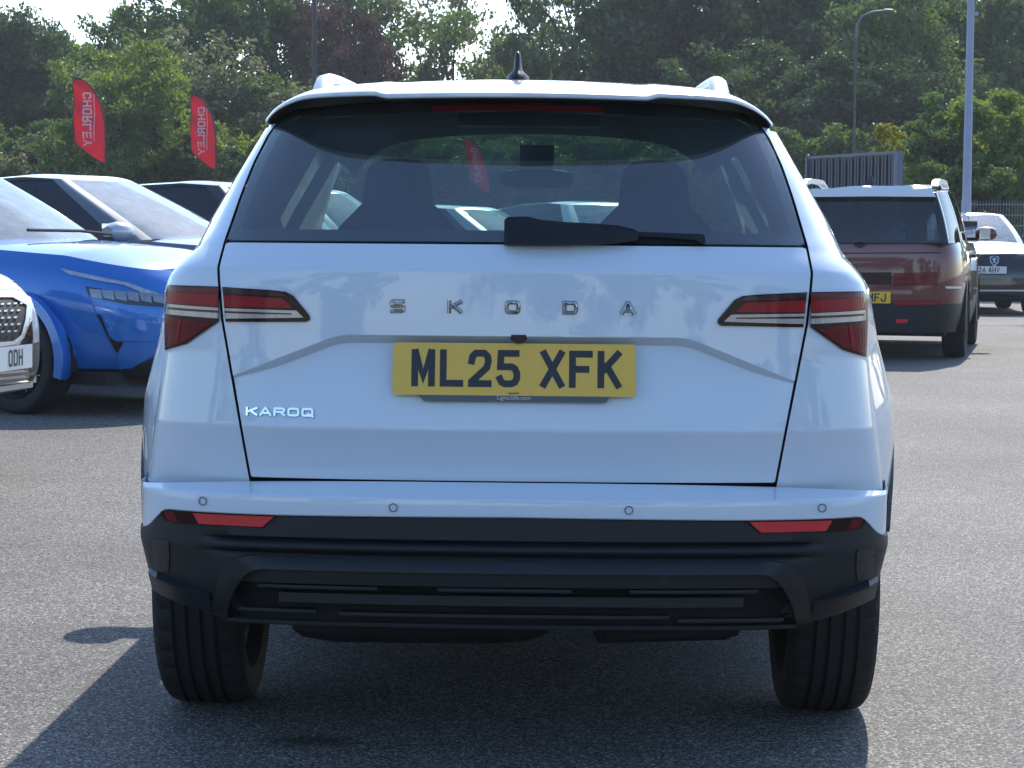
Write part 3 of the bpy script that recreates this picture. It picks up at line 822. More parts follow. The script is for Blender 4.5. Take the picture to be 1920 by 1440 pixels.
# wiper
def wp(px, py, o):
    x = (px - 962) / 862.0; z = 1.1435 + (458 - py) / 848.0
    return Vector((x, body(x, max(z, 1.06)) - o, z))
b = MB(); R = []
for px, y0, y1, o in ((943, 412, 459, .020), (950, 407, 460, .034), (985, 406, 460, .044), (1010, 412, 460, .046), (1060, 416, 459, .044), (1110, 418, 457, .040), (1155, 421, 454, .036), (1186, 428, 450, .032), (1191, 433, 447, .028)):
    R.append([wp(px, y1, .006), wp(px, y1 - 2, o * .7), wp(px, (y0 * .7 + y1 * .3), o), wp(px, y0 + 2, o * .85), wp(px, y0, .008)])
b.rings(R); b.build('wiper_arm', M['wiper'], suv, sharp=30)
b = MB(); R = []
for px, y0, y1 in ((1180, 432, 440), (1230, 433.5, 442), (1280, 435, 445), (1300, 435.5, 447), (1306, 435, 452), (1314, 437, 454), (1316, 442, 452)):
    R.append([wp(px, y1, .004), wp(px, y1, .016), wp(px, y0, .018), wp(px, y0, .006)])
b.rings(R); b.build('wiper_blade', M['wiper'], suv, sharp=30)

# sides, front, greenhouse ------------------------------------------------------
FA = AX + 2.638
def plan(Y): return 1.0 - .10 * max(0, (Y - 3.6) / .7) ** 2
for s in (-1, 1):
    for name, y0, y1 in (('door', 1.458, 2.28), ('door', 2.288, 3.22), ('front_wing', 3.228, 4.02)):
        zl2 = np.linspace(.24, 1.075, 40); yl = np.linspace(y0, y1, 30); P = []
        for z in zl2:
            r = []
            for Y in yl:
                zq = z
                Yq, zq = snap_arch(Y, z, FA, .372, .016) if name == 'front_wing' else snap_arch(Y, z, AX, .372, .016)
                top = 1.075 if Yq < 3.25 else 1.075 - .10 * ((Yq - 3.25) / .8)
                zq2 = .24 + (zq - .24) * (top - .24) / .835 if Yq > 3.25 and not abs(math.hypot(Yq - FA, zq - WR) - .372) < 1e-4 else zq
                r.append((s * Fside(zq) * plan(Yq), Yq, zq2))
            P.append(r)
        P = np.array(P); C4 = (P[:-1, :-1] + P[1:, 1:]) / 2
        mask = (np.hypot(C4[..., 1] - FA, C4[..., 2] - WR) > .371) & (np.hypot(C4[..., 1] - AX, C4[..., 2] - WR) > .371)
        v, f = grid(P, mask); mk(name, v, f, M['white'], suv, True, 40, out=(0, 2.4, .7))
    # arch trims and liners
    for cy in (AX, FA):
        b = MB(); R = []
        for k in range(33):
            a = rad(-12 + (168 if cy == AX else 204) * k / 32); c_, s_ = math.cos(a), math.sin(a)
            z1 = WR + .40 * s_
            def fx(Y, z): return side_x(z, Y, .30) if cy == AX else Fside(z) * plan(Y)
            R.append([(s * (fx(cy + q * c_, max(.30, WR + q * s_)) + o), cy + q * c_, WR + q * s_) for q, o in ((.362, -.03), (.362, -.004), (.400, -.003), (.408, -.012))])
        b.rings(R); b.build('arch_trim', M['plastic'], suv)
        v, f = grid([[(s * x, cy + .385 * math.cos(rad(a)), WR + .385 * math.sin(rad(a))) for x in (.50, .86)] for a in np.linspace(-5, 150 if cy == AX else 185, 20)])
        mk('arch_liner', v, f, M['under'], suv)
    # side glass and pillars
    def gside(z, Y): return s * (Fside(z) - .004 - .045 * max(0, (Y - 2.2) / 1.2) ** 2)
    def g_end(z): return 3.28 - (z - 1.075) * 1.95
    segs = (('side_glass', .0, .30), ('window_pillar', .30, .34), ('side_glass', .34, .66), ('window_pillar', .66, .70), ('side_glass', .70, .965), ('window_pillar', .965, 1.0))
    for name, u0, u1 in segs:
        P = [[(gside(z, (.80 + .28 * (1.43 - z)) * (1 - u) + g_end(z) * u), (.80 + .28 * (1.43 - z)) * (1 - u) + g_end(z) * u, z) for u in np.linspace(u0, u1, 8)] for z in np.linspace(1.08, 1.40, 14)]
        v, f = grid(P); mk(name, v, f, M['side_glass'] if name == 'side_glass' else M['gloss_black'], suv, out=(0, 2, 1.2))
    # wing mirror
    b = MB(); R = []
    for t, hh, dd in ((0, .085, .08), (.25, .095, .095), (.55, .088, .095), (.8, .066, .08), (.95, .04, .05), (1.0, .012, .02)):
        x = s * (.885 + .162 * t)
        R.append([(x, 2.98 + dd * math.cos(2 * PI * k / 14) + .02 * t, 1.105 + hh * math.sin(2 * PI * k / 14)) for k in range(14)])
    b.rings(R); wm = b.build('wing_mirror', M['white'], suv)
    b = MB(); b.box((s * .875, 2.99, 1.075), (.16, .10, .075)); b.build('mirror_foot', M['plastic'], wm)
    wheel(suv, s * .752, AX, WR, .215, s, M['dark_alloy'])
    wheel(suv, s * .752, FA, WR, .215, s, M['dark_alloy'], tread=False)
# windscreen, hood, nose
P = [[(x * (.66 + .08 * (1 - t)) , 2.62 + .72 * (1 - t) - .13 * x * x, 1.045 + (RC(2.6) - .035 * x * x - 1.045) * t) for x in np.linspace(-1, 1, 15)] for t in np.linspace(0, 1, 10)]
v, f = grid(P); mk('windscreen', v, f, M['clear_glass'], suv, out=(0, 1.5, 1.0))
for s in (-1, 1):
    b = MB(); b.tube([(s * .80, 3.26, 1.05), (s * .73, 2.95, 1.26), (s * .60, 2.56, 1.475)], [.035, .03, .03], 8); b.build('windscreen_pillar', M['white'], suv)
P = []
for Y in np.linspace(3.30, 4.24, 16):
    t = (Y - 3.30) / .94; wd = .84 - .12 * t ** 2; ze = 1.065 - .085 * t - .06 * t ** 3
    P.append([(x * wd, Y + .05 * (1 - x * x) * t, ze + .035 * (1 - x * x)) for x in np.linspace(-1, 1, 17)])
v, f = grid(P); mk('bonnet', v, f, M['white'], suv, out=(0, 3.6, .3))
for name, z0, z1, m_ in (('front_bumper', .24, .62, 'white'), ('grille', .62, .95, 'gloss_black')):
    P = []
    for z in np.linspace(z0, z1, 12):
        r = []
        for t in np.linspace(-1, 1, 41):
            a = np.sign(t) * (1 - (1 - abs(t)) ** 1.8); wf = .80 if z < .9 else .80 - (z - .9) * .8
            r.append((a * wf, 4.38 - corner(a, .34, .08) - max(0, z - .7) * .25, z))
        P.append(r)
    v, f = grid(P); mk(name, v, f, M[m_], suv, out=(0, 3.5, .6))
# floor and cabin
b = MB(); b.box((0, 2.5, .275), (1.06, 3.5, .11)); b.rings([[(x, .52 + .10 * math.cos(a) * k_, .262 + .058 * math.sin(a) * k_) for a in [2 * PI * q / 14 for q in range(14)]] for x, k_ in ((-.52, .55), (-.50, .8), (-.42, 1), (-.05, 1.0), (.04, .85), (.08, .5))])
b.rings([[(x, .60 + .07 * math.cos(a), z_ + .028 * math.sin(a)) for a in [2 * PI * q / 10 for q in range(10)]] for x, z_ in ((-.66, .30), (-.3, .29), (.1, .262), (.4, .27), (.66, .30))]); b.tube([(.2, .5, .26), (.5, .62, .25), (.55, 1.4, .25)], .05, 8); b.build('floor_pan', M['under'], suv, False)
b = MB(); b.box((0, .86, .33), (1.1, .10, .12)); b.box((-.45, .80, .42), (.14, .2, .2)); b.box((.45, .80, .42), (.14, .2, .2)); b.build('rear_axle', M['under'], suv, False)
for s in (-1, 1):
    v, f = grid([[(s * (Fside(z) - .06), Y, z) for Y in np.linspace(.75, 3.3, 6)] for z in (.4, .7, 1.0, 1.07)]); mk('door_trim', v, f, M['cabin'], suv)
    v, f = grid([[(s * (TGX(z) - .004 - q * .02), body(TGX(z), z) + .05 + q * .45, z) for q in (0, .5, 1)] for z in np.linspace(1.0, 1.43, 8)]); mk('pillar_trim', v, f, M['cabin'], suv)
for s in (-1, 1):
    for y0, y1 in ((.78, 1.62), (1.88, 2.24)):
        v, f = grid([[(s * (Fside(z) - .045 - .012 * math.sin(3 * (Y - y0) / (y1 - y0))), Y + (1.40 - z) * .18 * (1 if y0 < 1 else 0), z) for Y in np.linspace(y0, y1, 6)] for z in np.linspace(1.0, 1.40, 10)]); mk('pillar_trim', v, f, M['cabin'], suv)
b = MB(); b.box((0, 1.9, .42), (1.5, 2.9, .05)); b.box((0, .42, .82), (1.15, .03, .60)); b.build('cabin_floor', M['cabin'], suv, False)
b = MB()
R = []
for y, z in ((1.02, .60), (.98, .9), (.92, 1.10), (.90, 1.125), (1.0, 1.13), (1.05, 1.08), (1.13, .6)):
    R.append([(x, y, z) for x in np.linspace(-.64, .64, 5)])
v, f = grid(R); mk('rear_seat', v, f, M['seat'], suv)
def seat(xc):
    b = MB(); R = []
    for z, hw, y in ((.55, .25, 1.72), (.80, .26, 1.68), (1.0, .255, 1.63), (1.13, .215, 1.60), (1.20, .150, 1.58), (1.25, .100, 1.575), (1.31, .095, 1.575), (1.350, .086, 1.58), (1.370, .062, 1.59), (1.376, .025, 1.60)):
        R.append([(xc + hw * (abs(math.cos(a)) ** .6) * math.copysign(1, math.cos(a)), y + .055 + .055 * math.sin(a) * (1 if z < 1.2 else .7), z) for a in [2 * PI * k / 18 for k in range(18)]])
    b.rings(R); b.build('front_seat', M['seat'], suv, True, 60)
seat(-.36); seat(.36)
b = MB(); R = []
for z, y0, y1 in ((.7, 2.75, 3.3), (.98, 2.72, 3.35), (1.035, 2.78, 3.33)):
    R.append([(-.70, y0, z), (.70, y0, z), (.70, y1, z), (-.70, y1, z)])
b.rings(R); b.rings([[(.2, 2.66, 1.0), (.5, 2.66, 1.0), (.5, 2.9, 1.0), (.2, 2.9, 1.0)], [(.24, 2.72, 1.09), (.46, 2.72, 1.09), (.48, 2.9, 1.09), (.22, 2.9, 1.09)]])
b.build('dashboard', M['cabin'], suv)
b = MB(); b.tube([(.36 + .185 * math.cos(2 * PI * k / 24), 2.42 + .07 * math.sin(2 * PI * k / 24), .98 + .17 * math.sin(2 * PI * k / 24)) for k in range(25)], .014, 8); b.build('steering_wheel', M['cabin'], suv)
b = MB(); R = []
for y, k_ in ((2.60, .8), (2.575, 1.0), (2.57, .95)):
    R.append([(.02 + .118 * k_ * math.copysign(abs(math.cos(a)) ** .6, math.cos(a)), y, 1.345 + .032 * k_ * math.copysign(abs(math.sin(a)) ** .7, math.sin(a))) for a in [2 * PI * q / 20 for q in range(20)]])
b.rings(R); b.box((.02, 2.66, 1.42), (.11, .12, .07)); b.build('rear_view_mirror', M['cabin'], suv)
b = MB(); b.box((.0, 2.1, 1.505), (.42, .16, .03)); b.build('overhead_console', mat('console_grey', (.10, .105, .10), .7), suv, False)
# ------------------------------------------------------------------ parked cars (generic body, each with its own proportions)
def car_root(name, loc, rz, label, cat='car', group=None):
    return tag(empty(name, loc, rz), label, cat, group)

def half_contour(wd, yf, yr, nf, nr, n=64):
    """plan contour from the nose centre round the right side to the tail centre, even steps"""
    yc = (yf + yr) / 2; pts = []
    for k in range(400):
        th = PI / 2 - PI * k / 399
        c_, s_ = math.cos(th), math.sin(th); e = nf if s_ > 0 else nr
        l = (yf - yc) if s_ > 0 else (yc - yr)
        pts.append((wd * abs(c_) ** (2 / e), yc + l * math.copysign(abs(s_) ** (2 / e), s_)))
    P = np.array(pts); d = np.r_[0, np.cumsum(np.hypot(*np.diff(P, axis=0).T))]
    t = np.linspace(0, d[-1], n)
    return np.c_[np.interp(t, d, P[:, 0]), np.interp(t, d, P[:, 1])]

def catmull(C, nseg):
    """C control points (n,3), nseg subdivisions per segment -> points, and index of each control point"""
    C = [Vector(c) for c in C]; out = []; idx = [0]
    for i in range(len(C) - 1):
        p0 = C[i - 1] if i > 0 else C[0] + (C[0] - C[1]); p3 = C[i + 2] if i + 2 < len(C) else C[-1] + (C[-1] - C[-2])
        p1, p2 = C[i], C[i + 1]
        for k in range(nseg[i]):
            t = k / nseg[i]
            out.append(.5 * ((2 * p1) + (p2 - p0) * t + (2 * p0 - 5 * p1 + 4 * p2 - p3) * t * t + (3 * p1 - p0 - 3 * p2 + p3) * t ** 3))
        idx.append(len(out))
    out.append(C[-1]); return out, idx

def build_car(root, S):
    """S: proportions. returns BVH of the outer body in world space for fitting lamps and trim"""
    hw, yf, yr, wb = S['w'] / 2, S['yf'], S['yr'], S['wb']
    zs = lambda y: float(np.interp(y, S['sh_y'], S['sh_z']))
    N = 110
    levels = S.get('levels', [(0, .90, .985), (.10, .955, .995), (.22, .975, 1), (.40, .99, 1.0), (.60, 1.0, .998), (.74, .995, .99), (.86, .975, .975), (.94, .95, .958), (1.0, .905, .935)])
    rings = []
    for fr, kw, kl in levels:
        h = half_contour(hw * kw, yf * kl, yr * (kl if not S.get('vertical_tail') else .5 + kl / 2), S.get('nf', 4.0), S.get('nr', 5.0), N)
        rings.append([(x, y, S['sill'] + (zs(y) - S['sill']) * fr) for x, y in h])
    R = np.array(rings)
    # denser in height
    from_l = np.array([l[0] for l in levels]); fine = np.linspace(0, 1, 26)
    RF = np.zeros((26, N, 3))
    for j in range(N):
        for c in range(3): RF[:, j, c] = np.interp(fine, from_l, R[:, j, c])
    # smooth the section
    for it in range(2): RF[1:-1, :, :2] = .25 * RF[:-2, :, :2] + .5 * RF[1:-1, :, :2] + .25 * RF[2:, :, :2]
    wr, ra = S['wr'], S['wr'] + .045
    wy = (wb / 2, -wb / 2)
    for i in range(26):
        for j in range(N):
            x, y, z = RF[i, j]
            if x > hw * .6:
                for cy in wy:
                    d = math.hypot(y - cy, z - wr)
                    if abs(d - ra) < .034 and d > 1e-6: RF[i, j, 1] = cy + (y - cy) * ra / d; RF[i, j, 2] = wr + (z - wr) * ra / d
    full = np.concatenate([RF * np.array([1, 1, 1]), (RF * np.array([-1, 1, 1]))[:, ::-1][:, 1:]], axis=1)
    C4 = (full[:-1, :-1] + full[1:, 1:]) / 2
    ok = np.ones(C4.shape[:2], bool)
    for cy in wy: ok &= ~((np.hypot(C4[..., 1] - cy, C4[..., 2] - wr) < ra - .003) & (np.abs(C4[..., 0]) > hw * .6))
    zc = S.get('clad', 0)
    low = C4[..., 2] < zc
    pm = M[S['paint']]
    ctr = (0, 0, .6)
    v, f = grid(full, ok & ~low); body_ = mk('body', v, f, pm, root, True, 45, out=ctr)
    allv = [Vector(p) for p in full.reshape(-1, 3)]; allf = list(grid(full, ok)[1])
    if low.any():
        v, f = grid(full, ok & low); mk('lower_cladding', v, f, M['plastic'], root, True, 45, out=ctr)
    # bonnet and shelf: cross lines of the top ring with a crown
    top = RF[-1]; rows, prow = [], []
    for j in range(N):
        x, y, z = top[j]; cr = S['crown'] * min(1, x / (hw * .7)) * S.get('crown_f', 1)
        row = [(x * t, y + (.0 if y < 0 else .03) * (1 - t * t) * 0, z + cr * (1 - abs(t) ** 2.6)) for t in np.linspace(-1, 1, 17)]
        rows.append(row); prow.append(y)
    rows = np.array(rows); isb = np.array([(prow[j] + prow[j + 1]) / 2 > S['ws_b'] - .02 for j in range(N - 1)])
    mk_b = np.repeat(isb[:, None], 16, 1)
    v, f = grid(rows, mk_b); mk('bonnet', v, f, pm, root, True, 45, out=(0, 0, 0))
    b0 = len(allv); allv += [Vector(p) for p in v]; allf += [tuple(i + b0 for i in q) for q in f]
    v, f = grid(rows - np.array([0, 0, .05]), ~mk_b); mk('cabin', v, f, M['cabin'], root, True, 45)
    # greenhouse
    wbt, wrt = S['gb'], S['gr']
    zb = lambda y: zs(y) - .01
    zr = lambda y: float(np.interp(y, S['rf_y'], S['rf_z']))
    ub, ut, rb, rt = S['ws_b'], S['ws_t'], S['rw_b'], S['rw_t']
    Lb, Lt = ub - rb, ut - rt
    q = [(0, 0.0), (.80, -.045), (.95, -.12), (1.0, -.46), (1.0, -.49), (1.0, -.80), (.99, -.84), (.90, -.975), (.80, -1.0), (0, -1.02)]
    kinds = ['windscreen', 'window_pillar', 'side_window', 'pillar_trim', 'side_window', 'pillar_trim', S.get('dp', 'quarter_pillar'), 'quarter_pillar', 'rear_window']
    nseg = [10, 4, 8, 2, 8, 2, 5, 3, 8]
    Cb = [(wbt * a, ub + .10 * (1 if i == 0 else 0) + Lb * t, 0) for i, (a, t) in enumerate(q)]
    Ct = [(wrt * a, ut + .06 * (1 if i == 0 else 0) + Lt * t, 0) for i, (a, t) in enumerate(q)]
    Pb, ix = catmull(Cb, nseg); Pt, _ = catmull(Ct, nseg)
    for p in Pb: p.z = zb(p.y) + (S['crown'] * (1 - (abs(p.x) / wbt) ** 2.4) * .9 if p.y > ub - .35 else 0)
    for p in Pt: p.z = zr(p.y)
    NL = 11; G = np.zeros((NL, len(Pb), 3))
    for i in range(NL):
        t = i / (NL - 1)
        for j in range(len(Pb)):
            p = Pb[j].lerp(Pt[j], t); n = Vector((p.x, (p.y - (ub + rb) / 2) * .6, 0))
            if n.length > 0: n.normalize()
            G[i, j] = p + n * S.get('bulge', .035) * math.sin(PI * t)
    gm = {'windscreen': M[S.get('ws_glass', 'sheen_glass')], 'side_window': M['dark_glass'], 'rear_window': M['dark_glass'],
          'window_pillar': M[S.get('ap', S['paint'])], 'pillar_trim': M['gloss_black'], 'quarter_pillar': M[S.get('qp', S['paint'])], 'quarter_window': M['dark_glass']}
    for s in (1, -1):
        for k, kd in enumerate(kinds):
            if kd in ('windscreen', 'rear_window') and s == -1: continue
            a, b = ix[k], ix[k + 1]
            sub = G[:, a:b + 1] * np.array([s, 1, 1])
            if kd in ('windscreen', 'rear_window'):
                other = (G[:, a:b + 1] * np.array([-1, 1, 1]))[:, ::-1]
                sub = np.concatenate([other[:, :-1], sub], 1) if kd == 'windscreen' else np.concatenate([sub[:, :-1], other], 1)
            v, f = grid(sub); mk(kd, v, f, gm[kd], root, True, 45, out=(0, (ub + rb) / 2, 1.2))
            b0 = len(allv); allv += [Vector(p) for p in v]; allf += [tuple(i + b0 for i in q_) for q_ in f]
            if kd == 'side_window':                     # frame line along the bottom and top of the glass
                for i0, th in ((0, .016), (NL - 1, .02)):
                    e = sub[i0]; d = (sub[1] - sub[0]) if i0 == 0 else (sub[-2] - sub[-1])
                    d = d / np.linalg.norm(d, axis=1)[:, None]
                    o_ = np.array([s * .006, 0, 0])
                    v, f = grid(np.array([e + o_, e + d * th * 2 + o_])); mk('window_trim', v, f, M[S.get('trim', 'gloss_black')], root)
    # roof
    rows = []
    for j in range(len(Pt)):
        x, y, z = Pt[j]
        cr = S['roof_crown'] * min(1, x / (wrt * .8))
        rows.append([(x * t, y, z + cr * (1 - abs(t) ** 3.2)) for t in np.linspace(-1, 1, 21)])
    v, f = grid(rows); mk('roof', v, f, M[S.get('roof_paint', S['paint'])], root, True, 50, out=(0, 0, 0))
    b0 = len(allv); allv += [Vector(p) for p in v]; allf += [tuple(i + b0 for i in q_) for q_ in f]
    # seats and wheel
    for xc in (-.36, .36):
        b = MB(); b.rings([[(xc + hw_ * a, y + d * c_, z) for a, c_ in ((-1, -1), (1, -1), (1, 1), (-1, 1))] for z, hw_, y, d in ((.7, .24, ub - 1.25, .08), (1.1, .2, ub - 1.35, .06), (1.15, .11, ub - 1.37, .05), (1.32, .10, ub - 1.39, .05))])
        b.build('front_seat', M['seat'], root, True, 60)
    # wheels, arches, mirrors
    for s in (-1, 1):
        for k, cy in enumerate(wy):
            wheel(root, s * (hw - .13), cy, wr, .23, s, M[S.get('rim', 'alloy')], tread=False, spokes=S.get('spokes', 5), steer=S.get('steer', 0) if k == 0 else 0)
            b = MB(); Rr = []
            for a in np.linspace(-14, 194, 29):
                c_, s_ = math.cos(rad(a)), math.sin(rad(a))
                Rr.append([(s * (hw + o), cy + q_ * c_, wr + q_ * s_) for q_, o in ((ra - .012, -.16), (ra - .012, -.004), (ra + S.get('lip', .03), -.010), (ra + S.get('lip', .03), -.06))])
            b.rings(Rr); b.build('arch_trim', M[S.get('arch', 'plastic')], root)
            v, f = grid([[(s * x, cy + (ra + .0) * math.cos(rad(a)), wr + (ra) * math.sin(rad(a))) for x in (.45, hw - .03)] for a in np.linspace(-10, 190, 20)]); mk('arch_liner', v, f, M['under'], root)
        if S.get('no_mirror') == s: continue
        b = MB(); Rr = []; my = ub - .32 + S.get('mir_y', 0); mz = zs(my) + .10
        for t, hh, dd in ((0, .04, .05), (.2, .066, .085), (.45, .076, .095), (.75, .070, .09), (.93, .048, .065), (1, .015, .03)):
            Rr.append([(s * (hw * .97 + .23 * t), my + dd * math.cos(2 * PI * k / 12), mz + hh * math.sin(2 * PI * k / 12)) for k in range(12)])
        b.rings(Rr); wm = b.build('wing_mirror', M[S.get('mirror', S['paint'])], root)
        b = MB(); b.box((s * (hw * .93), my, mz - .06), (.14, .06, .035)); b.build('mirror_foot', M['plastic'], wm)
        v, f = grid([[(s * (hw * .985 + .16 * t), my - .098 + .01 * 0, mz + .06 * u) for t in (.2, .9)] for u in (-1, 1)]); mk('mirror_glass', v, f, M['chrome'], wm)
    b = MB(); b.box((0, 0, S['sill'] - .0), (S['w'] * .8, (yf - yr) * .90, .08)); b.build('floor_pan', M['under'], root, False)
    bpy.context.view_layer.update()
    mw = root.matrix_world
    return BVHTree.FromPolygons([mw @ v_ for v_ in allv], allf)

def fit(root, bvh, name, px_outline, mat_, off=.008, cell=5.0, depth=.02, parent=None):
    """a lamp, trim or panel piece: its outline laid onto the body surface, with real thickness"""
    inv = root.matrix_world.inverted()
    def lift(u, v):
        d = ray(u, v).normalized(); h = bvh.ray_cast(CAM_O, d)
        if h[0] is None: return None
        n = h[1] if h[1].dot(d) < 0 else -h[1]
        return inv @ (h[0] + n * off)
    back = inv.to_3x3() @ (ray(*px_outline[0]).normalized() * depth)
    fc = inv.to_3x3() @ (-ray(*px_outline[0]))
    o = patch(name, px_outline, lift, mat_, parent or root, cell, cell, rim=back, face=fc)
    return o

SUVISH = dict(w=1.84, yf=2.22, yr=-2.18, wb=2.67, sill=.24, wr=.345, crown=.05, roof_crown=.035,
              sh_y=[-2.2, -1.5, .8, 1.6, 2.25], sh_z=[1.02, 1.04, 1.03, 1.0, .90], ws_b=1.02, ws_t=.28, rw_b=-2.05, rw_t=-1.72,
              gb=.83, gr=.60, rf_y=[-1.8, -1.0, -.2, .3], rf_z=[1.50, 1.56, 1.575, 1.545])

# ---- silver-fronted car at the left edge ----------------------------------------
hd = rad(-90 - 10)                                   # heads to the right, nose turned a little towards the camera
def place(nose_px, nose_py, D, rz, back, z=0):
    p = at(nose_px, nose_py, D); h = Vector((-math.sin(rz), math.cos(rz), 0))
    r = Vector((p.x, p.y, 0)) - h * back; r.z = z; return r
S = dict(SUVISH, paint='silver', sill=.40, clad=.63, nf=5.0)
r1 = car_root('parked_car', place(-3, 665, 10.6, hd, 2.20), hd, 'silver SUV cut by the left edge, only its meshed grille corner showing', 'car')
bv = build_car(r1, S)
g = fit(r1, bv, 'grille', [(-60, 560), (20, 560), (46, 572), (44, 600), (36, 628), (20, 640), (-60, 646)], M['gap'], .006, 6)
for i in range(5):
    for j in range(7):
        x = -38 + j * 12 + (i % 2) * 6; y = 571 + i * 12.5 - (x - 0) * .05
        if x < 38 - i * 3:
            fit(r1, bv, 'grille_bar', [(x, y), (x + 6, y - 1), (x + 6, y + 2), (x, y + 3)], M['rail'], .012, 6, .006, g)
fit(r1, bv, 'grille_frame', [(-60, 548), (24, 546), (53, 560), (58, 575), (50, 606), (40, 634), (22, 646), (-60, 660), (-60, 646), (20, 640), (35, 628), (43, 600), (46, 574), (20, 560), (-60, 560)], M['rail'], .014, 6, .02)
fit(r1, bv, 'headlamp', [(-60, 520), (16, 524), (40, 536), (50, 548), (24, 543), (-60, 545)], M['headlamp'], .006, 6, .02)
fit(r1, bv, 'air_curtain', [(38, 648), (50, 618), (58, 600), (60, 640), (56, 690), (44, 694)], M['gloss_black'], .008, 4, .02)
fit(r1, bv, 'lower_grille', [(-60, 690), (46, 676), (52, 700), (58, 716), (-60, 726)], M['gloss_black'], .008, 6, .03)
for y in (700, 710):
    fit(r1, bv, 'grille_bar', [(-60, y + 2), (44, y - 6), (44, y - 3.5), (-60, y + 5)], M['rail'], .014, 6, .01)
fit(r1, bv, 'skid_plate', [(-60, 729), (52, 714), (60, 702), (68, 700), (68, 716), (56, 722), (-60, 740)], M['rail'], .022, 6, .03)
# plate on the nose
def wplate(root, x0, zc, y, s, mat_, w_=.52, back=False):
    sg = -1 if back else 1
    pt = lambda x, z, o: Vector((-sg * x, y + sg * o, z)) if not back else Vector((x, y - o, z))
    p = plate(mat_, w_, .111, zc, pt, root)
    b = MB(); text_run(b, s, x0, zc - .0395, .050, .079, .0135, .0105, lambda x, z, o: pt(x, z, o + .0002), .0008); b.build('plate_character', M['plate_ink'], p, False)
wplate(r1, -.030, .570, 2.262, 'ODH', M['plate_white'])

# ---- blue SUV --------------------------------------------------------------
hd2 = rad(-90 - 34)
h2 = Vector((-math.sin(hd2), math.cos(hd2), 0)); rt2 = Vector((h2.y, -h2.x, 0))
S = dict(SUVISH, paint='blue', w=1.84, sh_z=[1.04, 1.06, 1.06, 1.01, .88], clad=.30, arch='blue', nf=3.2, ws_b=.74, ws_t=-.28, rim='dark_alloy', ap='gloss_black', mirror='silver', crown=.055, lip=.05, steer=.0)
wc = Vector((-3.10, 14.5, 0))
r2 = car_root('parked_car', wc - h2 * 1.335 - rt2 * .79, hd2, 'bright blue SUV parked nose to the right behind the tail of the white one', 'car')
bv = build_car(r2, S)
fit(r2, bv, 'daytime_lamp', [(112, 503), (140, 510), (200, 523), (238, 530), (270, 542), (300, 552), (300, 560), (262, 548), (232, 535), (190, 528), (130, 515)], M['headlamp'], .008, 5)
M['lamp_grey'] = mat('lamp_inner', (.22, .25, .29), .15, metal=.4, coat=1.0, var=.5, vscale=40)
hl = fit(r2, bv, 'headlamp', [(160, 537), (230, 548), (312, 556), (312, 576), (240, 571), (168, 557)], M['gloss_black'], .006, 5)
for k in range(6):
    x = 168 + k * 23
    fit(r2, bv, 'lamp_reflector', [(x, 542 + k * 1.6), (x + 22.2, 544 + k * 1.8), (x + 24.2, 561 + k * 1.9), (x + 4, 557 + k * 1.8)], M['lamp_grey'], .011, 5, .006, hl)
fit(r2, bv, 'air_slot', [(182, 590), (189, 590), (206, 632), (218, 640), (300, 641), (300, 646), (230, 645), (220, 662), (214, 654)], M['gap'], .006, 5)
fit(r2, bv, 'bumper_blade', [(232, 641), (306, 641), (300, 655), (248, 688), (224, 690), (222, 672)], M['blue'], .022, 5, .03)
fit(r2, bv, 'bumper_edge', [(162, 560), (168, 560), (226, 690), (220, 691)], M['blue'], .010, 5, .008)
fit(r2, bv, 'lower_cladding', [(158, 690), (246, 690), (300, 664), (310, 700), (300, 720), (170, 716)], M['plastic'], .012, 5, .03)
b = MB(); b.tube([(-.55, .79, 1.145), (-.2, .84, 1.165), (.3, .85, 1.168)], .012, 6); b.build('wiper_arm', M['plastic'], r2)

# ---- grey car behind the blue one, then black, then silver ------------------------
S = dict(SUVISH, paint='grey', roof_paint='silver', w=1.82, sh_z=[1.04, 1.08, 1.10, 1.05, .90], gb=.80, gr=.56, rf_y=[-1.9, -1.2, -.4, .15], rf_z=[1.42, 1.53, 1.585, 1.56], ws_b=1.0, ws_t=.02, ap='grey', trim='gloss_black', mirror='silver', rw_b=-2.1, rw_t=-1.3, no_mirror=1)
hd3 = rad(-90 - 24)
r3 = car_root('parked_car', Vector((-3.27, 18.3, 0)), hd3, 'grey coupe-like SUV with a pale roof parked behind the blue one', 'car')
build_car(r3, S)
S = dict(SUVISH, paint='black_paint', w=1.82, rf_z=[1.46, 1.56, 1.60, 1.57], trim='gloss_black')
r4 = car_root('parked_car', Vector((-2.55, 20.9, 0)), hd3, 'black SUV of which only the roof and side window show past the grey one', 'car')
build_car(r4, S)
S = dict(SUVISH, paint='silver', roof_paint='silver', rf_z=[1.46, 1.56, 1.60, 1.57])
r5 = car_root('parked_car', Vector((-2.1, 23.6, 0)), hd3, 'silver car farthest back at left, its roof just showing beside the white car', 'car')
build_car(r5, S)

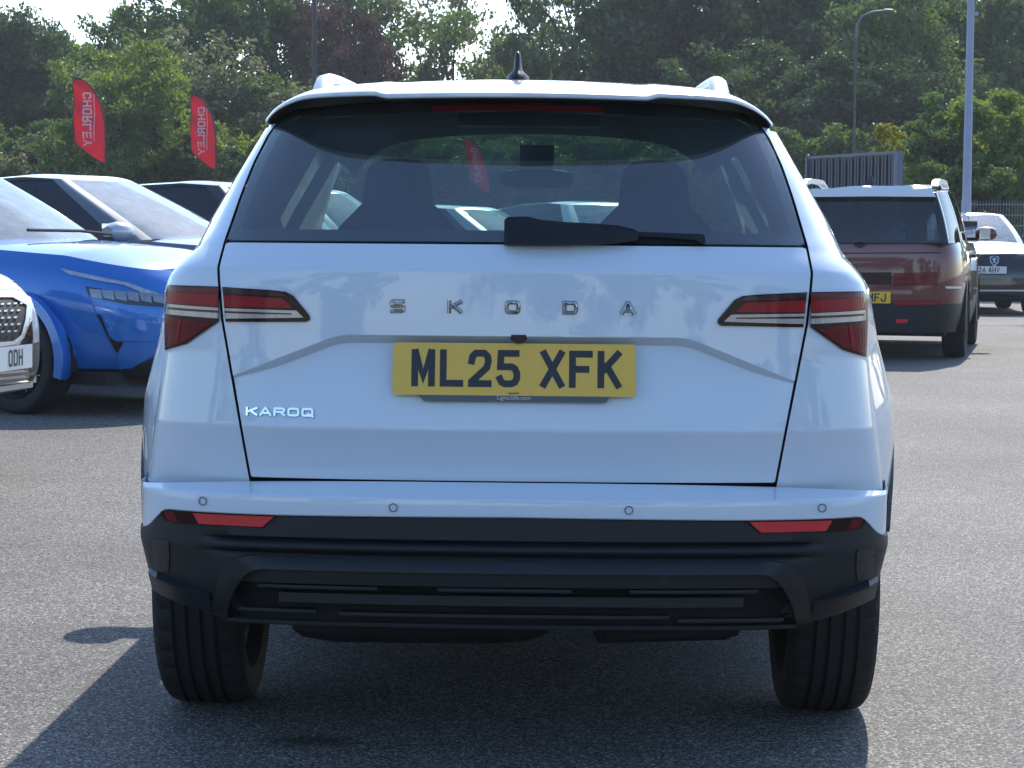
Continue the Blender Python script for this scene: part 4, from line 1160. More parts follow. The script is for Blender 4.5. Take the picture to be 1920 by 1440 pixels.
# ---- red-brown SUV at the right ------------------------------------------------
hd6 = rad(-13.5)
f6 = Vector((-math.sin(hd6), math.cos(hd6), 0)); q6 = Vector((f6.y, -f6.x, 0))
S = dict(w=1.90, yf=2.45, yr=-2.38, wb=2.815, sill=.27, wr=.37, crown=.03, roof_crown=.03, vertical_tail=True, nr=7.0, nf=5.0,
         sh_y=[-2.4, .9, 1.6, 2.45], sh_z=[1.13, 1.12, 1.10, 1.04], ws_b=1.1, ws_t=.5, rw_b=-2.36, rw_t=-2.16, gb=.885, gr=.73,
         rf_y=[-2.2, -1.0, .0, .5], rf_z=[1.60, 1.64, 1.65, 1.62], paint='red_brown', roof_paint='pearl', clad=.56, rim='dark_alloy', bulge=.02, arch='plastic', dp='quarter_window', qp='gloss_black', lip=.045,
         levels=[(0, .93, .985), (.10, .965, .99), (.22, .985, .995), (.40, .995, 1.0), (.60, 1.0, .998), (.80, .995, .992), (.92, .975, .985), (1.0, .94, .975)])
rw_ = Vector((4.36, 22.45, 0))
r6 = car_root('parked_car', rw_ - q6 * .82 + f6 * 1.4075, hd6, 'boxy red-brown SUV with a pale roof seen from behind at the right', 'car')
bv = build_car(r6, S)
fit(r6, bv, 'spoiler', [(1509, 371), (1520, 360), (1600, 357), (1744, 356), (1754, 374), (1640, 373), (1530, 374)], M['pearl'], .05, 5, .05)
fit(r6, bv, 'tail_light', [(1674, 563), (1762, 562), (1762, 566), (1674, 567)], M['lamp_red'], .012, 4)
fit(r6, bv, 'tail_light', [(1674, 569), (1762, 568), (1762, 571), (1674, 572)], M['lamp_red'], .012, 4)
fit(r6, bv, 'tail_light', [(1675, 512), (1757, 510), (1757, 535), (1675, 536)], M['lamp_wine'], .010, 4)
fit(r6, bv, 'reflector', [(1680, 599), (1702, 598), (1702, 605), (1680, 606)], M['reflector'], .010, 4)
fit(r6, bv, 'tailgate_panel', [(1560, 512), (1672, 510), (1672, 533), (1560, 534)], M['lamp_dark'], .008, 5)
fit(r6, bv, 'tailgate_seam', [(1540, 474), (1765, 473), (1765, 475), (1540, 476)], M['gap'], .004, 6, .004)
fit(r6, bv, 'bumper_strip', [(1770, 537), (1800, 537), (1800, 541), (1772, 541)], M['rail'], .016, 4)
fit(r6, bv, 'rear_emblem', [(1602, 456), (1612, 452), (1622, 456), (1624, 461), (1612, 466), (1602, 462)], M['lamp_dark'], .008, 4)
fit(r6, bv, 'skid_plate', [(1630, 622), (1670, 620), (1700, 624), (1700, 630), (1640, 632)], M['rail'], .016, 5)
wplate(r6, -.02, .60, -2.405, '  MFJ', M['plate_yellow'], back=True)
for s in (-1, 1):
    b = MB(); b.rings([[(s * .63 + wx, y, z0) for wx in (-.035, .035)] + [(s * .63 + wx, y, z0 + h_) for wx in (.03, -.03)] for y, z0, h_ in ((-2.02, 1.655, .02), (-1.9, 1.675, .045), (-1.5, 1.70, .045), (-.9, 1.71, .045), (-.3, 1.71, .045), (.1, 1.68, .02))]); b.build('roof_rail', M['rail'], r6)
    for k in range(2):
        b = MB(); b.box((s * .965, -.55 + k * .95, .99), (.03, .20, .035)); b.build('door_handle', M['plastic_fine'], r6, False)
b = MB(); b.prism([(-.05, -1.9, 1.66), (.05, -1.9, 1.66), (.012, -1.8, 1.76), (-.012, -1.8, 1.76)], (0, .14, 0)); b.build('antenna', M['gloss_black'], r6, False)

# ---- white car with a black nose, far right -----------------------------------------
hd7 = rad(180 - 3)
S = dict(SUVISH, paint='pearl', clad=.70, w=1.86, sh_z=[1.02, 1.06, 1.09, 1.02, .84], nf=5.5, rf_z=[1.46, 1.54, 1.56, 1.53], ws_b=.95, ws_t=.1)
pp = at(1868, 500, 35.0)
r7 = car_root('parked_car', Vector((pp.x, 37.2, 0)), hd7, 'white car facing the camera with a black grille at the right edge', 'car')
bv = build_car(r7, S)
fit(r7, bv, 'grille', [(1812, 478), (1925, 477), (1925, 556), (1812, 552)], M['gloss_black'], .02, 6, .04)
fit(r7, bv, 'emblem', [(1855, 484), (1864, 481), (1873, 484), (1872, 494), (1864, 502), (1856, 494)], M['rail'], .03, 3, .02)
fit(r7, bv, 'emblem', [(1857.5, 486), (1864, 483.5), (1870.5, 486), (1869.5, 493), (1864, 498.5), (1858.5, 493)], M['gloss_black'], .036, 3, .02)
fit(r7, bv, 'emblem', [(1860, 488), (1866, 486), (1868, 489), (1865, 491), (1867, 494), (1863, 496), (1861, 492)], M['rail'], .042, 3, .02)
fit(r7, bv, 'front_lip', [(1812, 543), (1925, 543), (1925, 546), (1812, 546)], M['rail'], .03, 6, .01)
wplate(r7, -.17, .69, 2.285, '26 AHV', M['plate_white'])
b = MB(); b.box((.05, .52, 1.40), (.22, .05, .09)); b.build('rear_view_mirror', M['cabin'], r7, False)
b = MB(); b.box((.12, .98, 1.135), (.22, .05, .10)); b.build('windscreen_card', M['plate_white'], r7, False)

# ---- two cars ahead, seen only through the glass of the white SUV ----------------------
S = dict(SUVISH, paint='silver', rf_z=[1.38, 1.46, 1.47, 1.44])
r8 = car_root('parked_car', Vector((-.55, 26.5, 0)), rad(-118), 'silver car seen through the rear window beside the left headrest', 'car')
build_car(r8, S)
S = dict(SUVISH, paint='pearl', rf_z=[1.46, 1.54, 1.56, 1.53])
r9 = car_root('parked_car', Vector((1.05, 28.5, 0)), rad(-150), 'pale car seen through the rear window between the mirror and the right headrest', 'car')
build_car(r9, S)
# ------------------------------------------------------------------ trees, hedges
def leaf_mat(name, c1, c2, trans=0.45):
    m, N, L, b = nodes_of(name); N.remove(b); out = N['Material Output']
    tc = N.new('ShaderNodeTexCoord'); oi = N.new('ShaderNodeObjectInfo')
    g = N.new('ShaderNodeNewGeometry')
    nz = N.new('ShaderNodeTexNoise'); nz.inputs['Scale'].default_value = 1.1; nz.inputs['Detail'].default_value = 6; nz.inputs['Roughness'].default_value = .75
    L.new(g.outputs['Position'], nz.inputs['Vector'])
    ad = N.new('ShaderNodeMath'); ad.operation = 'MULTIPLY_ADD'; ad.inputs[1].default_value = .35; L.new(oi.outputs['Random'], ad.inputs[0]); L.new(nz.outputs['Fac'], ad.inputs[2])
    mr = N.new('ShaderNodeMapRange'); mr.inputs[1].default_value = .45; mr.inputs[2].default_value = .95; L.new(ad.outputs[0], mr.inputs[0])
    mx = N.new('ShaderNodeMix'); mx.data_type = 'RGBA'; mx.inputs[6].default_value = (*[q * 1.35 for q in c1], 1); mx.inputs[7].default_value = (*[q * 1.35 for q in c2], 1); L.new(mr.outputs[0], mx.inputs[0])
    d = N.new('ShaderNodeBsdfDiffuse'); t = N.new('ShaderNodeBsdfTranslucent'); gl = N.new('ShaderNodeBsdfGlossy'); gl.inputs['Roughness'].default_value = .45; gl.inputs[0].default_value = (.7, .75, .8, 1)
    L.new(mx.outputs[2], d.inputs[0])
    hs = N.new('ShaderNodeHueSaturation'); hs.inputs['Hue'].default_value = .497; hs.inputs['Saturation'].default_value = 1.15; hs.inputs['Value'].default_value = 1.3; L.new(mx.outputs[2], hs.inputs['Color']); L.new(hs.outputs[0], t.inputs[0])
    m1 = N.new('ShaderNodeMixShader'); m1.inputs[0].default_value = trans; L.new(d.outputs[0], m1.inputs[1]); L.new(t.outputs[0], m1.inputs[2])
    m2 = N.new('ShaderNodeMixShader'); m2.inputs[0].default_value = .045; L.new(m1.outputs[0], m2.inputs[1]); L.new(gl.outputs[0], m2.inputs[2])
    L.new(m2.outputs[0], out.inputs['Surface'])
    return m
LM = {'dark': leaf_mat('leaf_dark', (.022, .040, .016), (.055, .085, .026)),
      'mid': leaf_mat('leaf_mid', (.034, .064, .020), (.095, .140, .036)),
      'light': leaf_mat('leaf_light', (.060, .100, .022), (.14, .185, .038)),
      'olive': leaf_mat('leaf_olive', (.055, .070, .035), (.12, .13, .06)),
      'copper': leaf_mat('leaf_copper', (.035, .022, .018), (.095, .050, .032)),
      'yellow': leaf_mat('leaf_yellow', (.14, .15, .02), (.30, .28, .04))}
BARK = mat('bark', (.06, .048, .038), .9, var=.4, vscale=8)

def quads_mesh(name, C, n, t, ln, wd):
    """one bent leaf (two triangles meeting at the midrib) per row"""
    k = len(C); bt = np.cross(n, t)
    V = np.empty((k, 4, 3), np.float32)
    V[:, 0] = C - t * ln[:, None] * .5; V[:, 2] = C + t * ln[:, None] * .5
    up = n * (wd * .35)[:, None]
    V[:, 1] = C + bt * wd[:, None] * .5 + up; V[:, 3] = C - bt * wd[:, None] * .5 + up
    F = np.empty((k, 2, 3), np.int32); b = np.arange(k) * 4
    F[:, 0] = np.c_[b, b + 1, b + 2]; F[:, 1] = np.c_[b, b + 2, b + 3]
    me = bpy.data.meshes.new(name)
    me.vertices.add(k * 4); me.vertices.foreach_set('co', V.ravel())
    me.loops.add(k * 6); me.loops.foreach_set('vertex_index', F.ravel())
    me.polygons.add(k * 2); me.polygons.foreach_set('loop_start', np.arange(k * 2, dtype=np.int32) * 3)
    me.update(calc_edges=True)
    return me
def unit(v): return v / np.maximum(1e-9, np.linalg.norm(v, axis=-1, keepdims=True))
def crown(name, seed, lobes=26, sub=9, leaves=95, leaf=.021, base=.16, spread=.40, taper=.75, fill=.8):
    """unit crown (height 1, width about 1): lobes > sprays > leaves; returns mesh and lobe centres"""
    r = np.random.default_rng(seed)
    LC = []
    for i in range(lobes):
        z = base + (1 - base) * r.random() ** .85
        t = (z - base) / (1 - base)
        prof = math.sin(PI * min(1, (t * taper + .12))) ** .75
        a = r.random() * 2 * PI; q = math.sqrt(r.random()) * spread * prof
        LC.append((q * math.cos(a), q * math.sin(a), min(z, .93)))
    LC = np.array(LC)
    C, O = [], []
    for c in LC:
        lr = .095 + .075 * r.random()
        d = unit(r.normal(size=(sub, 3))); d[:, 2] = d[:, 2] * .8 + .15
        sc_ = c + d * lr * (.55 + .55 * r.random((sub, 1)))
        for s_ in sc_:
            k = int(leaves * (.6 + .8 * r.random()))
            e = unit(r.normal(size=(k, 3))) * (r.random((k, 1)) ** .5) * (.040 + .03 * r.random()) * np.array([1.25, 1.25, .85])
            C.append(s_ + e); O.append(unit(e + (s_ - c) * .8 + np.array([0, 0, .03])))
    C = np.concatenate(C); O = np.concatenate(O)
    keep = C[:, 2] > base * .3; C, O = C[keep], O[keep]
    k = len(C)
    n = unit(O * .7 + r.normal(size=(k, 3)) * .75); t = unit(np.cross(n, r.normal(size=(k, 3))))
    ln = leaf * (.7 + .7 * r.random(k)); wd = ln * (.5 + .2 * r.random(k))
    return quads_mesh(name, C, n, t, ln, wd), LC
def trunk(seed, LC, base):
    r = random.Random(seed); b = MB()
    b.tube([(0, 0, -.01), (.006, .0, .12), (.0, .008, .3), (.012, -.004, .55), (.0, .0, .8)], [.028, .022, .018, .012, .004], 9)
    for c in sorted(LC.tolist(), key=lambda q: q[2])[::2]:
        z0 = max(.08, c[2] - .16 - .1 * r.random())
        b.tube([(0, 0, z0), (c[0] * .45, c[1] * .45, z0 + (c[2] - z0) * .6), tuple(c)], [.010, .006, .002], 5)
    me = bpy.data.meshes.new('trunk'); me.from_pydata(b.v, [], b.f)
    return me
CROWNS = []
for seed, kw in ((1, dict()), (2, dict(lobes=30, spread=.44)), (3, dict(lobes=22, leaves=80, spread=.42, base=.2)), (4, dict(lobes=15, leaves=40, sub=8, spread=.42, base=.22, leaf=.024)),
                 (5, dict(lobes=34, spread=.36, base=.10, taper=.85)), (6, dict(lobes=14, leaves=36, sub=8, spread=.38, base=.22, leaf=.024))):
    me, LC = crown('crown', seed, **kw); CROWNS.append((me, trunk(seed, LC, .15)))
SHRUBS = []
for seed, kw in ((11, dict(lobes=26, spread=.46, base=.02, taper=.6, leaf=.032, leaves=75)), (12, dict(lobes=30, spread=.48, base=.02, taper=.6, leaf=.030, leaves=75)), (13, dict(lobes=22, spread=.44, base=.02, taper=.7, leaf=.034, leaves=70))):
    me, LC = crown('foliage', seed, **kw); SHRUBS.append((me, trunk(seed, LC, .05)))
MESHCACHE = {}
def with_mat(me, m):
    key = (me.name, m.name)
    if key not in MESHCACHE:
        c = me.copy(); c.materials.clear(); c.materials.append(m); MESHCACHE[key] = c
    return MESHCACHE[key]
rnd = random.Random(5)
def tree(px, D, top, width, kind, leafm, label, group='trees beyond the car park', name='tree', cat='tree', bottom=0.0, lib=None, shrub=False):
    p = at(px, top, D); h = p.z
    r = tag(empty(name, (p.x, D, bottom), rnd.random() * 6.28), label, cat, group)
    me, tr = (SHRUBS if shrub else CROWNS)[kind]
    c = bpy.data.objects.new('foliage' if shrub else 'crown', with_mat(me, LM[leafm])); COL.objects.link(c); c.parent = r
    t = bpy.data.objects.new('stem' if shrub else 'trunk', with_mat(tr, BARK)); COL.objects.link(t); t.parent = r
    for o in (c, t): o.scale = (width, width, h / (.99 if shrub else 1.0))
    return r
TREES = [
 (-40, 84, 40, 8.5, 4, 'dark', 'dark narrow-topped tree at the top left corner'),
 (45, 86, 62, 6.5, 4, 'dark', 'dark tree left of the patch of open sky'),
 (120, 88, 118, 6.5, 2, 'mid', 'low tree under the patch of open sky behind the first red flag'),
 (215, 84, 62, 6.0, 2, 'mid', 'slender green tree right of the patch of open sky'),
 (330, 80, 2, 9.5, 1, 'mid', 'big round green tree between the two red flags'),
 (440, 82, -50, 9.0, 0, 'mid', 'tall green tree above the second red flag'),
 (400, 72, 82, 8.0, 1, 'olive', 'grey-green tree in front of the tall ones between the flags'),
 (500, 73, 180, 6.0, 2, 'mid', 'smaller green tree beside the left edge of the white roof'),
 (565, 84, 12, 7.0, 0, 'copper', 'copper-leaved tree behind the black pole'),
 (625, 88, -40, 6.5, 5, 'mid', 'tree right of the black pole'),
 (655, 82, 60, 5.5, 2, 'copper', 'copper tree above the left roof rail'),
 (700, 90, -10, 7.0, 5, 'mid', 'thin airy tree with sky showing through, above the left roof rail'),
 (790, 91, 2, 8.0, 5, 'olive', 'thin airy tree with sky showing through, left of the roof antenna'),
 (850, 86, 48, 7.0, 3, 'mid', 'lower airy tree left of the roof antenna'),
 (970, 86, 2, 5.5, 3, 'mid', 'tree right behind the roof antenna'),
 (915, 90, 80, 7.0, 3, 'olive', 'low tree under the sky gap beside the antenna'),
 (1080, 84, -60, 8.0, 3, 'dark', 'dark tree with a few sky gaps right of the antenna'),
 (1190, 80, -80, 9.5, 1, 'dark', 'broad dark tree left of the right roof rail'),
 (1330, 82, -90, 10.0, 0, 'dark', 'broad dark tree above the right roof rail'),
 (1460, 78, -70, 9.5, 1, 'dark', 'broad dark tree above the right rear pillar'),
 (1580, 80, -60, 9.5, 0, 'dark', 'dark tree behind the curved street lamp'),
 (1700, 76, -40, 9.0, 1, 'mid', 'tall tree between the curved street lamp and the grey pole'),
 (1800, 80, -40, 9.0, 2, 'mid', 'tall tree behind the grey pole'),
 (1905, 84, 30, 7.5, 0, 'mid', 'tall tree at the top right corner'),
 (1990, 80, 10, 9.0, 1, 'mid', 'tall tree cut by the right edge'),
 (1040, 94, 70, 9.0, 1, 'dark', 'tree of the second row behind the antenna'),
 (1260, 95, 0, 9.0, 4, 'dark', 'dark tree of the second row above the roof'),
 (1400, 72, 110, 7.5, 2, 'dark', 'lower dark tree just right of the right roof rail'),
 (1530, 71, 150, 7.0, 1, 'dark', 'lower dark tree above the dark slatted fence'),
 (1640, 70, 140, 7.5, 2, 'dark', 'lower dark tree behind the yellow-leaved shrub'),
 (1770, 74, 120, 7.5, 1, 'mid', 'lower tree left of the grey pole'),
 (235, 64, 112, 5.8, 2, 'light', 'bright yellow-green tree right of the first red flag'),
 (215, 63, 200, 4.5, 0, 'light', 'low yellow-green tree behind the first red flag'),
]
for t in TREES: tree(*t)
HEDGE = [
 (-30, 66, 262, 4.2, 0, 'light'), (60, 67, 252, 4.4, 1, 'mid'), (140, 65, 262, 4.0, 2, 'olive'), (330, 65, 246, 4.4, 1, 'olive'), (410, 66, 255, 4.0, 0, 'mid'),
 (455, 64, 250, 3.4, 2, 'light'), (285, 63, 275, 3.2, 0, 'light'), (20, 64, 290, 3.6, 2, 'olive'), (380, 63, 290, 3.4, 2, 'dark'),]
HEDGE_FAR = [(560, 66, 270, 5, 0, 'mid'), (680, 66, 268, 5, 1, 'mid'), (800, 67, 272, 5, 2, 'mid'), (920, 66, 268, 5, 0, 'dark'), (1050, 66, 268, 5, 1, 'mid'), (1170, 66, 268, 5, 2, 'mid'), (1290, 67, 265, 5, 0, 'dark'), (1400, 66, 250, 5, 1, 'dark'), (1500, 66, 250, 5, 2, 'dark'), (1610, 66, 250, 5, 0, 'dark')]
HL = ['bright green hedge bush at the left edge', 'hedge bush left of the first red flag', 'grey-green bush under the first red flag', 'grey-green hedge bush between the two red flags', 'hedge bush behind the second red flag',
      'light green bush between the second red flag and the white car', 'light low bush right of the first flag pole', 'low grey-green bush above the silver car roof at left', 'low dark bush left of the second flag pole']
for i, (px, D, top, wd, k, lm) in enumerate(HEDGE):
    tree(px, D, top, wd, k, lm, HL[i], 'hedge bushes along the far edge', 'bush', 'bush', shrub=True)
for px, D, top, wd, k, lm, lb in ((1745, 47, 250, 2.6, 2, 'mid', 'leafy bush left of the grey pole'), (1790, 49, 205, 3.2, 0, 'mid', 'tall leafy bush behind the grey pole'), (1880, 47, 208, 3.6, 1, 'light', 'sunny green bush right of the grey pole'),
                                  (1940, 49, 190, 3.4, 2, 'mid', 'bush cut by the right edge'), (1725, 46, 320, 2.0, 1, 'light', 'low bush at the right end of the dark fence'), (1800, 46, 320, 2.6, 2, 'light', 'low bush at the foot of the grey pole'), (1890, 45, 310, 2.6, 0, 'mid', 'low bush above the white roof at the right edge'),
                                  ):
    tree(px, D, top, wd, k, lm, lb, 'bushes at the right', 'bush', 'bush', shrub=True)
sh = tree(1665, 37, 238, .55, 1, 'yellow', 'small yellow-leaved shrub peeping over the dark slatted fence', 'bushes at the right', 'bush', 'bush', shrub=True)
for c_ in sh.children:
    if c_.name.startswith('foliage'): c_.scale = (.62, .62, .60); c_.location = (0, 0, at(1665, 238, 37).z - .60)
# masses nobody could count: the far wood, the hedge seen through the glass, unseen trees added behind the camera
def mass(name, items, leafm, lib):
    Vs, Fs, off = [], [], 0
    for x, y, wd, h, k in items:
        me = lib[k][0]; n = len(me.vertices); co = np.empty(n * 3, np.float32); me.vertices.foreach_get('co', co); co = co.reshape(-1, 3)
        lv = np.empty(len(me.loops), np.int32); me.loops.foreach_get('vertex_index', lv)
        a = rnd.random() * 6.28; c_, s_ = math.cos(a), math.sin(a)
        q = np.c_[(co[:, 0] * c_ - co[:, 1] * s_) * wd + x, (co[:, 0] * s_ + co[:, 1] * c_) * wd + y, co[:, 2] * h]
        Vs.append(q); Fs.append(lv + off); off += n
    V = np.concatenate(Vs).astype(np.float32); F = np.concatenate(Fs)
    me = bpy.data.meshes.new(name)
    me.vertices.add(len(V)); me.vertices.foreach_set('co', V.ravel())
    me.loops.add(len(F)); me.loops.foreach_set('vertex_index', F)
    me.polygons.add(len(F) // 3); me.polygons.foreach_set('loop_start', np.arange(len(F) // 3, dtype=np.int32) * 3)
    me.update(calc_edges=True)
    me.materials.append(LM[leafm]); o = bpy.data.objects.new(name, me); COL.objects.link(o)
    return tag(o, kind='stuff')
it = []
for px, D, top, wd, k in ((-60, 100, 210, 14, 0), (150, 102, 205, 14, 1), (360, 101, 190, 14, 4), (560, 103, 170, 14, 1), (760, 102, 165, 14, 0), (960, 103, 165, 14, 4), (1160, 101, 120, 14, 1), (1360, 102, 90, 14, 0), (1560, 103, 90, 14, 4), (1760, 101, 100, 14, 1), (1960, 102, 90, 14, 0),
    (-1400, 92, 60, 16, 1), (-1000, 95, 90, 16, 0), (-700, 92, 40, 15, 2), (-380, 94, 80, 15, 1), (2250, 92, 40, 15, 2), (2550, 94, 80, 16, 0), (2900, 92, 50, 15, 1), (3300, 95, 90, 16, 4)):
    q = at(px, top, D); it.append((q.x, D, wd, q.z, k))
mass('far_wood', it, 'dark', CROWNS)
mass('unseen_wood', [(-50 + i * 12.5 + rnd.uniform(-2, 2), -34 - rnd.uniform(0, 8), 13, 7.5 + 2 * rnd.random(), i % 3) for i in range(9)], 'dark', CROWNS)  # out of view, added to darken reflections in paint, lamps and glass
mass('hedge', [(at(px, 300, D).x, D, 5, at(px, top, D).z, k) for px, D, top, wd, k, lm in HEDGE_FAR], 'mid', SHRUBS)

# ------------------------------------------------------------------ flags
def cloth(name, col):
    m, N, L, b = nodes_of(name); N.remove(b); out = N['Material Output']
    d = N.new('ShaderNodeBsdfDiffuse'); t = N.new('ShaderNodeBsdfTranslucent'); d.inputs[0].default_value = (*col, 1); t.inputs[0].default_value = (*col, 1)
    tc = N.new('ShaderNodeTexCoord'); wv = N.new('ShaderNodeTexNoise'); wv.inputs['Scale'].default_value = 300; L.new(tc.outputs['Object'], wv.inputs['Vector'])
    bp = N.new('ShaderNodeBump'); bp.inputs['Strength'].default_value = .1; L.new(wv.outputs['Fac'], bp.inputs['Height']); L.new(bp.outputs[0], d.inputs['Normal'])
    mx = N.new('ShaderNodeMixShader'); mx.inputs[0].default_value = .5; L.new(d.outputs[0], mx.inputs[1]); L.new(t.outputs[0], mx.inputs[2]); L.new(mx.outputs[0], out.inputs['Surface'])
    return m
M['flag_red'] = cloth('flag_cloth', (.64, .05, .085))
M['flag_white'] = cloth('flag_print', (.80, .72, .74))
def flag(px_pole, py_top, py_bot, D, label, lean=0.0, wpx=58, pole_top=True):
    base = at(px_pole, py_bot, D); sc1 = D / FPX
    h = (py_bot - py_top) * sc1; wd = wpx * sc1; z1 = base.z
    r = tag(empty('feather_flag', (base.x, D, 0), 0), label, 'flag', 'red feather flags')
    def edge(t):            # pole edge: t=0 bottom, 1 top; bends over to the left at the top
        u = min(1.0, max(0.0, (t - .3) / .7)); return -wd * (1 - math.sqrt(max(0.0, 1 - u ** 2.3)))
    def rip(x, z): return .05 * math.sin(z * 5.5 + x * 7) * min(1, abs(x) / .3) + .03 * math.sin(z * 11 - x * 9)
    rows = []
    for t in 1 - (1 - np.linspace(0, 1, 90)) ** 1.8:
        xr = edge(t) + lean * t; row = []
        xl = -wd * (1.0 if t > .28 else 1 - .92 * (1 - t / .28) ** 1.4)
        xl = min(xl, xr - .004) + lean * t
        for u in np.linspace(0, 1, 44):
            x = xl + (xr - xl) * u; sag = 0
            row.append((x, rip(x - xr, z1 + t * h), z1 + h * t))
        rows.append(row)
    v, f = grid(rows)
    o = mk('cloth', v, f, M['flag_red'], r, True, 80)
    sol = o.modifiers.new('thickness', 'SOLIDIFY'); sol.thickness = .003
    # dark hem along the pole and the free edge
    b = MB(); b.tube([(edge(t) + lean * t + .012, 0, z1 + h * t + .012) for t in 1 - (1 - np.linspace(0, 1, 30)) ** 2], .022, 6); b.build('hem', M['pole_black'], r)
    b = MB(); b.tube([(row[0][0] - .006, row[0][1], row[0][2]) for row in rows], .010, 5); b.build('hem', M['pole_black'], r)
    b = MB(); b.tube([(.02, 0, .02), (.02, 0, z1 * .5), (.012, 0, z1)], [.028, .024, .022], 8); b.build('pole', M['pole_black'], r)
    b = MB(); b.box((0.02, 0, .03), (.8, .09, .05)); b.box((0.02, 0, .03), (.09, .8, .056)); b.build('cross_base', M['pole_black'], r, False)
    # lettering seen from the back: mirrored, running downwards
    ch = wd * .30; cw = h * .093
    xb = -wd * .42
    def pl_(tx, tz, o_):
        x = xb - tz; z = z1 + h * .84 - tx
        return Vector((x + lean * (z - z1) / h, rip(x - edge((z - z1) / h), z) - .009 - o_, z))
    for sgn in (1,):
        b = MB(); text_run(b, 'CHORLEY', 0, 0, cw * .86, ch, ch * .19, cw * .14, pl_, .002); b.build('lettering', M['flag_white'], r, False)
        b = MB(); b.rings([[pl_(x, -ch * .22, .002), pl_(x, -ch * .30, .002), pl_(x, -ch * .30, 0), pl_(x, -ch * .22, 0)] for x in np.linspace(cw * .2, cw * 6.2, 14)]); b.build('print_line', M['flag_white'], r, False)
    return r
flag(197, 150, 306, 55, 'red feather flag with white lettering nearest the left edge of the picture')
flag(404, 180, 318, 60, 'red feather flag with white lettering next to the white car', wpx=46)
flag(919, 262, 364, 57, 'red feather flag seen through the rear window of the white car', lean=-.20, wpx=33)

# ------------------------------------------------------------------ poles and fences
def post(name, px, D, top_py, r0, r1, m_, label, cat='pole'):
    p = at(px, 440, D); z = at(px, top_py, D).z
    r = tag(empty(name, (p.x, D, 0)), label, cat)
    b = MB(); b.tube([(0, 0, 0), (0, 0, z * .12), (0, 0, z * .12 + .02), (0, 0, z)], [r0 * 1.12, r0 * 1.12, r0, r1], 14); b.build('shaft', m_, r)
    b = MB(); b.tube([(0, 0, 0), (0, 0, .03)], r0 * 2.2, 14); b.build('base_plate', m_, r)
    return r, z
M['pole_grey'] = mat('painted_pole', (.26, .28, .36), .45, metal=.2, var=.08)
r, z = post('lamp_post', 1811, 39, -160, .082, .052, M['pole_grey'], 'tall grey tapered lamp post in front of the green bushes at the right', 'lamp post')
b = MB(); b.box((.075, -.02, at(1811, 26, 39).z), (.10, .05, .06)); b.build('bracket', M['pole_grey'], r)
b = MB(); b.box((0, -.075, 1.0), (.10, .02, .5)); b.build('access_door', M['pole_grey'], r)
b = MB(); b.tube([(0, 0, z), (0, 0, z + .3), (.3, 0, z + .55), (1.1, 0, z + .62)], .04, 8); b.build('arm', M['pole_grey'], r)
b = MB(); b.box((1.35, 0, z + .62), (.6, .24, .10)); b.build('lantern', M['pole_grey'], r)
r, z = post('flag_pole', 588, 62, -120, .075, .055, M['pole_black'], 'thin black pole rising behind the left end of the white roof', 'pole')
M['steel_dull'] = mat('weathered_steel', (.12, .15, .14), .6)
r, z = post('street_lamp', 1598, 62, 70, .04, .03, mat('dull_pole', (.05, .065, .065), .6), 'thin street lamp with a curved arm in front of the dark trees', 'street lamp')
zz1 = [at(1598, y, 62).z for y in (70, 45, 30, 22, 20)]
b = MB(); b.tube([(0, 0, zz1[0] - .02), (.03, 0, zz1[1]), (.16, 0, zz1[2]), (.45, 0, zz1[3]), (.72, 0, zz1[4])], .032, 8); b.build('arm', M['steel_dull'], r)
b = MB(); R = []
for x, hh in ((.70, .03), (.78, .06), (.95, .055), (1.03, .02)): R.append([(x, .1 * math.cos(a), zz1[4] + hh * math.sin(a)) for a in [2 * PI * k / 10 for k in range(10)]])
b.rings(R); b.build('lantern', M['steel_dull'], r)

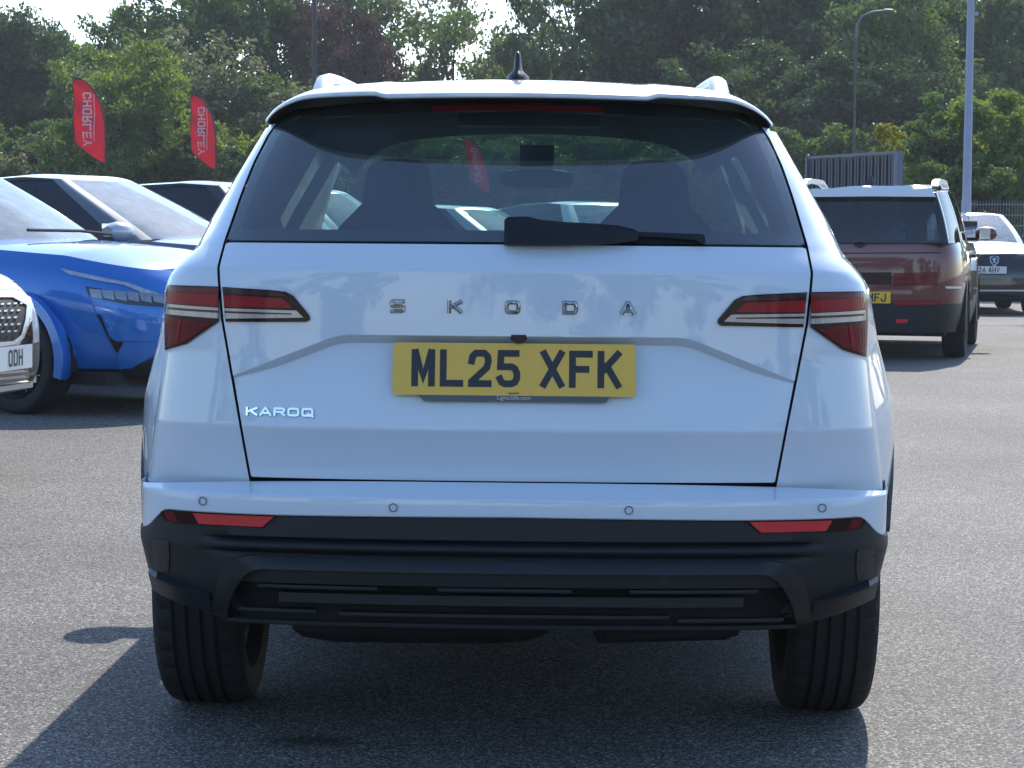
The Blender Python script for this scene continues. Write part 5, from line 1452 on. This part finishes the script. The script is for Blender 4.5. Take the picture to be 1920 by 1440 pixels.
pa, pb = at(1517, 291, 35.6), at(1686, 278, 33.0)
top = 2.42
fr = tag(empty('slatted_fence', (pa.x, pa.y, 0)), 'dark metal fence of upright slats behind the red-brown SUV', 'fence')
d = Vector((pb.x - pa.x, pb.y - pa.y, 0)); Lf = d.length; ang = math.atan2(d.y, d.x)
fr.rotation_euler = (0, 0, ang)
M['slat'] = mat('slat_metal', (.045, .052, .08), .4, metal=.3, var=.2)
M['slat_edge'] = mat('fence_frame', (.12, .135, .19), .45, metal=.3)
n = 26; me0 = None
for i in range(n):
    b = MB(); x = .03 + (Lf - .12) * (i + .5) / n
    if me0 is None:
        b.box((0, 0, top / 2 - .03), (.052, .034, top - .05)); o = b.build('slat', M['slat'], fr, False); me0 = o.data
    else:
        o = bpy.data.objects.new('slat', me0); COL.objects.link(o); o.parent = fr
    o.location = (x, -.012 * (i % 2), 0)
b = MB(); b.box((Lf / 2, .03, top / 2 - .04), (Lf - .05, .012, top - .10)); b.build('back_sheet', M['slat'], fr, False)
b = MB(); b.box((Lf / 2, 0, top - .02), (Lf, .07, .04)); b.build('top_rail', M['slat_edge'], fr, False)
for x, wd in ((0, .05), (Lf - .02, .10)):
    b = MB(); b.box((x, 0, top / 2), (wd, .10, top - .002)); b.build('post', M['slat_edge'], fr, False)
# welded mesh fence at the right
p0, p1 = at(1806, 376, 43.5), at(1990, 372, 43.5)
mf = tag(empty('mesh_fence', (p0.x, 43.5, 0)), 'grey welded mesh fence above the white car at the right edge', 'fence')
Lm, hm = p1.x - p0.x, p0.z
b = MB()
for k in range(int(Lm / .055)): b.box((k * .055, 0, hm / 2), (.006, .006, hm))
for k in range(int(hm / .2) + 1): b.box((Lm / 2, -.007, k * .2 + .02), (Lm, .006, .010))
o = b.build('mesh_panel', M['steel'], mf, False); o['kind'] = 'stuff'
for x in (0, Lm): b = MB(); b.box((x, .03, hm / 2), (.06, .04, hm + .05)); b.build('post', M['steel'], mf, False)
# kerb and verge at the end of the car park
def kerb():
    o = MB(); o.box((0, 50.07, .05), (110, .14, .14)); k = o.build('kerb', mat('kerb_concrete', (.3, .29, .28), .85, var=.2), None, False); tag(k, kind='structure')
kerb()

# ------------------------------------------------------------------ haze in the air
hz = MB(); hz.box((0, 300, 9.5), (1240, 1240, 22.0)); ho = hz.build('haze', None, None, False); tag(ho, kind='stuff')
hm_ = bpy.data.materials.new('haze'); hm_.use_nodes = True; hn = hm_.node_tree.nodes
hn.remove(hn['Principled BSDF']); pv = hn.new('ShaderNodeVolumePrincipled'); pv.inputs['Color'].default_value = (.86, .92, 1.0, 1); pv.inputs['Density'].default_value = .00045; pv.inputs['Anisotropy'].default_value = .3
hm_.node_tree.links.new(pv.outputs[0], hn['Material Output'].inputs['Volume']); ho.data.materials.append(hm_)
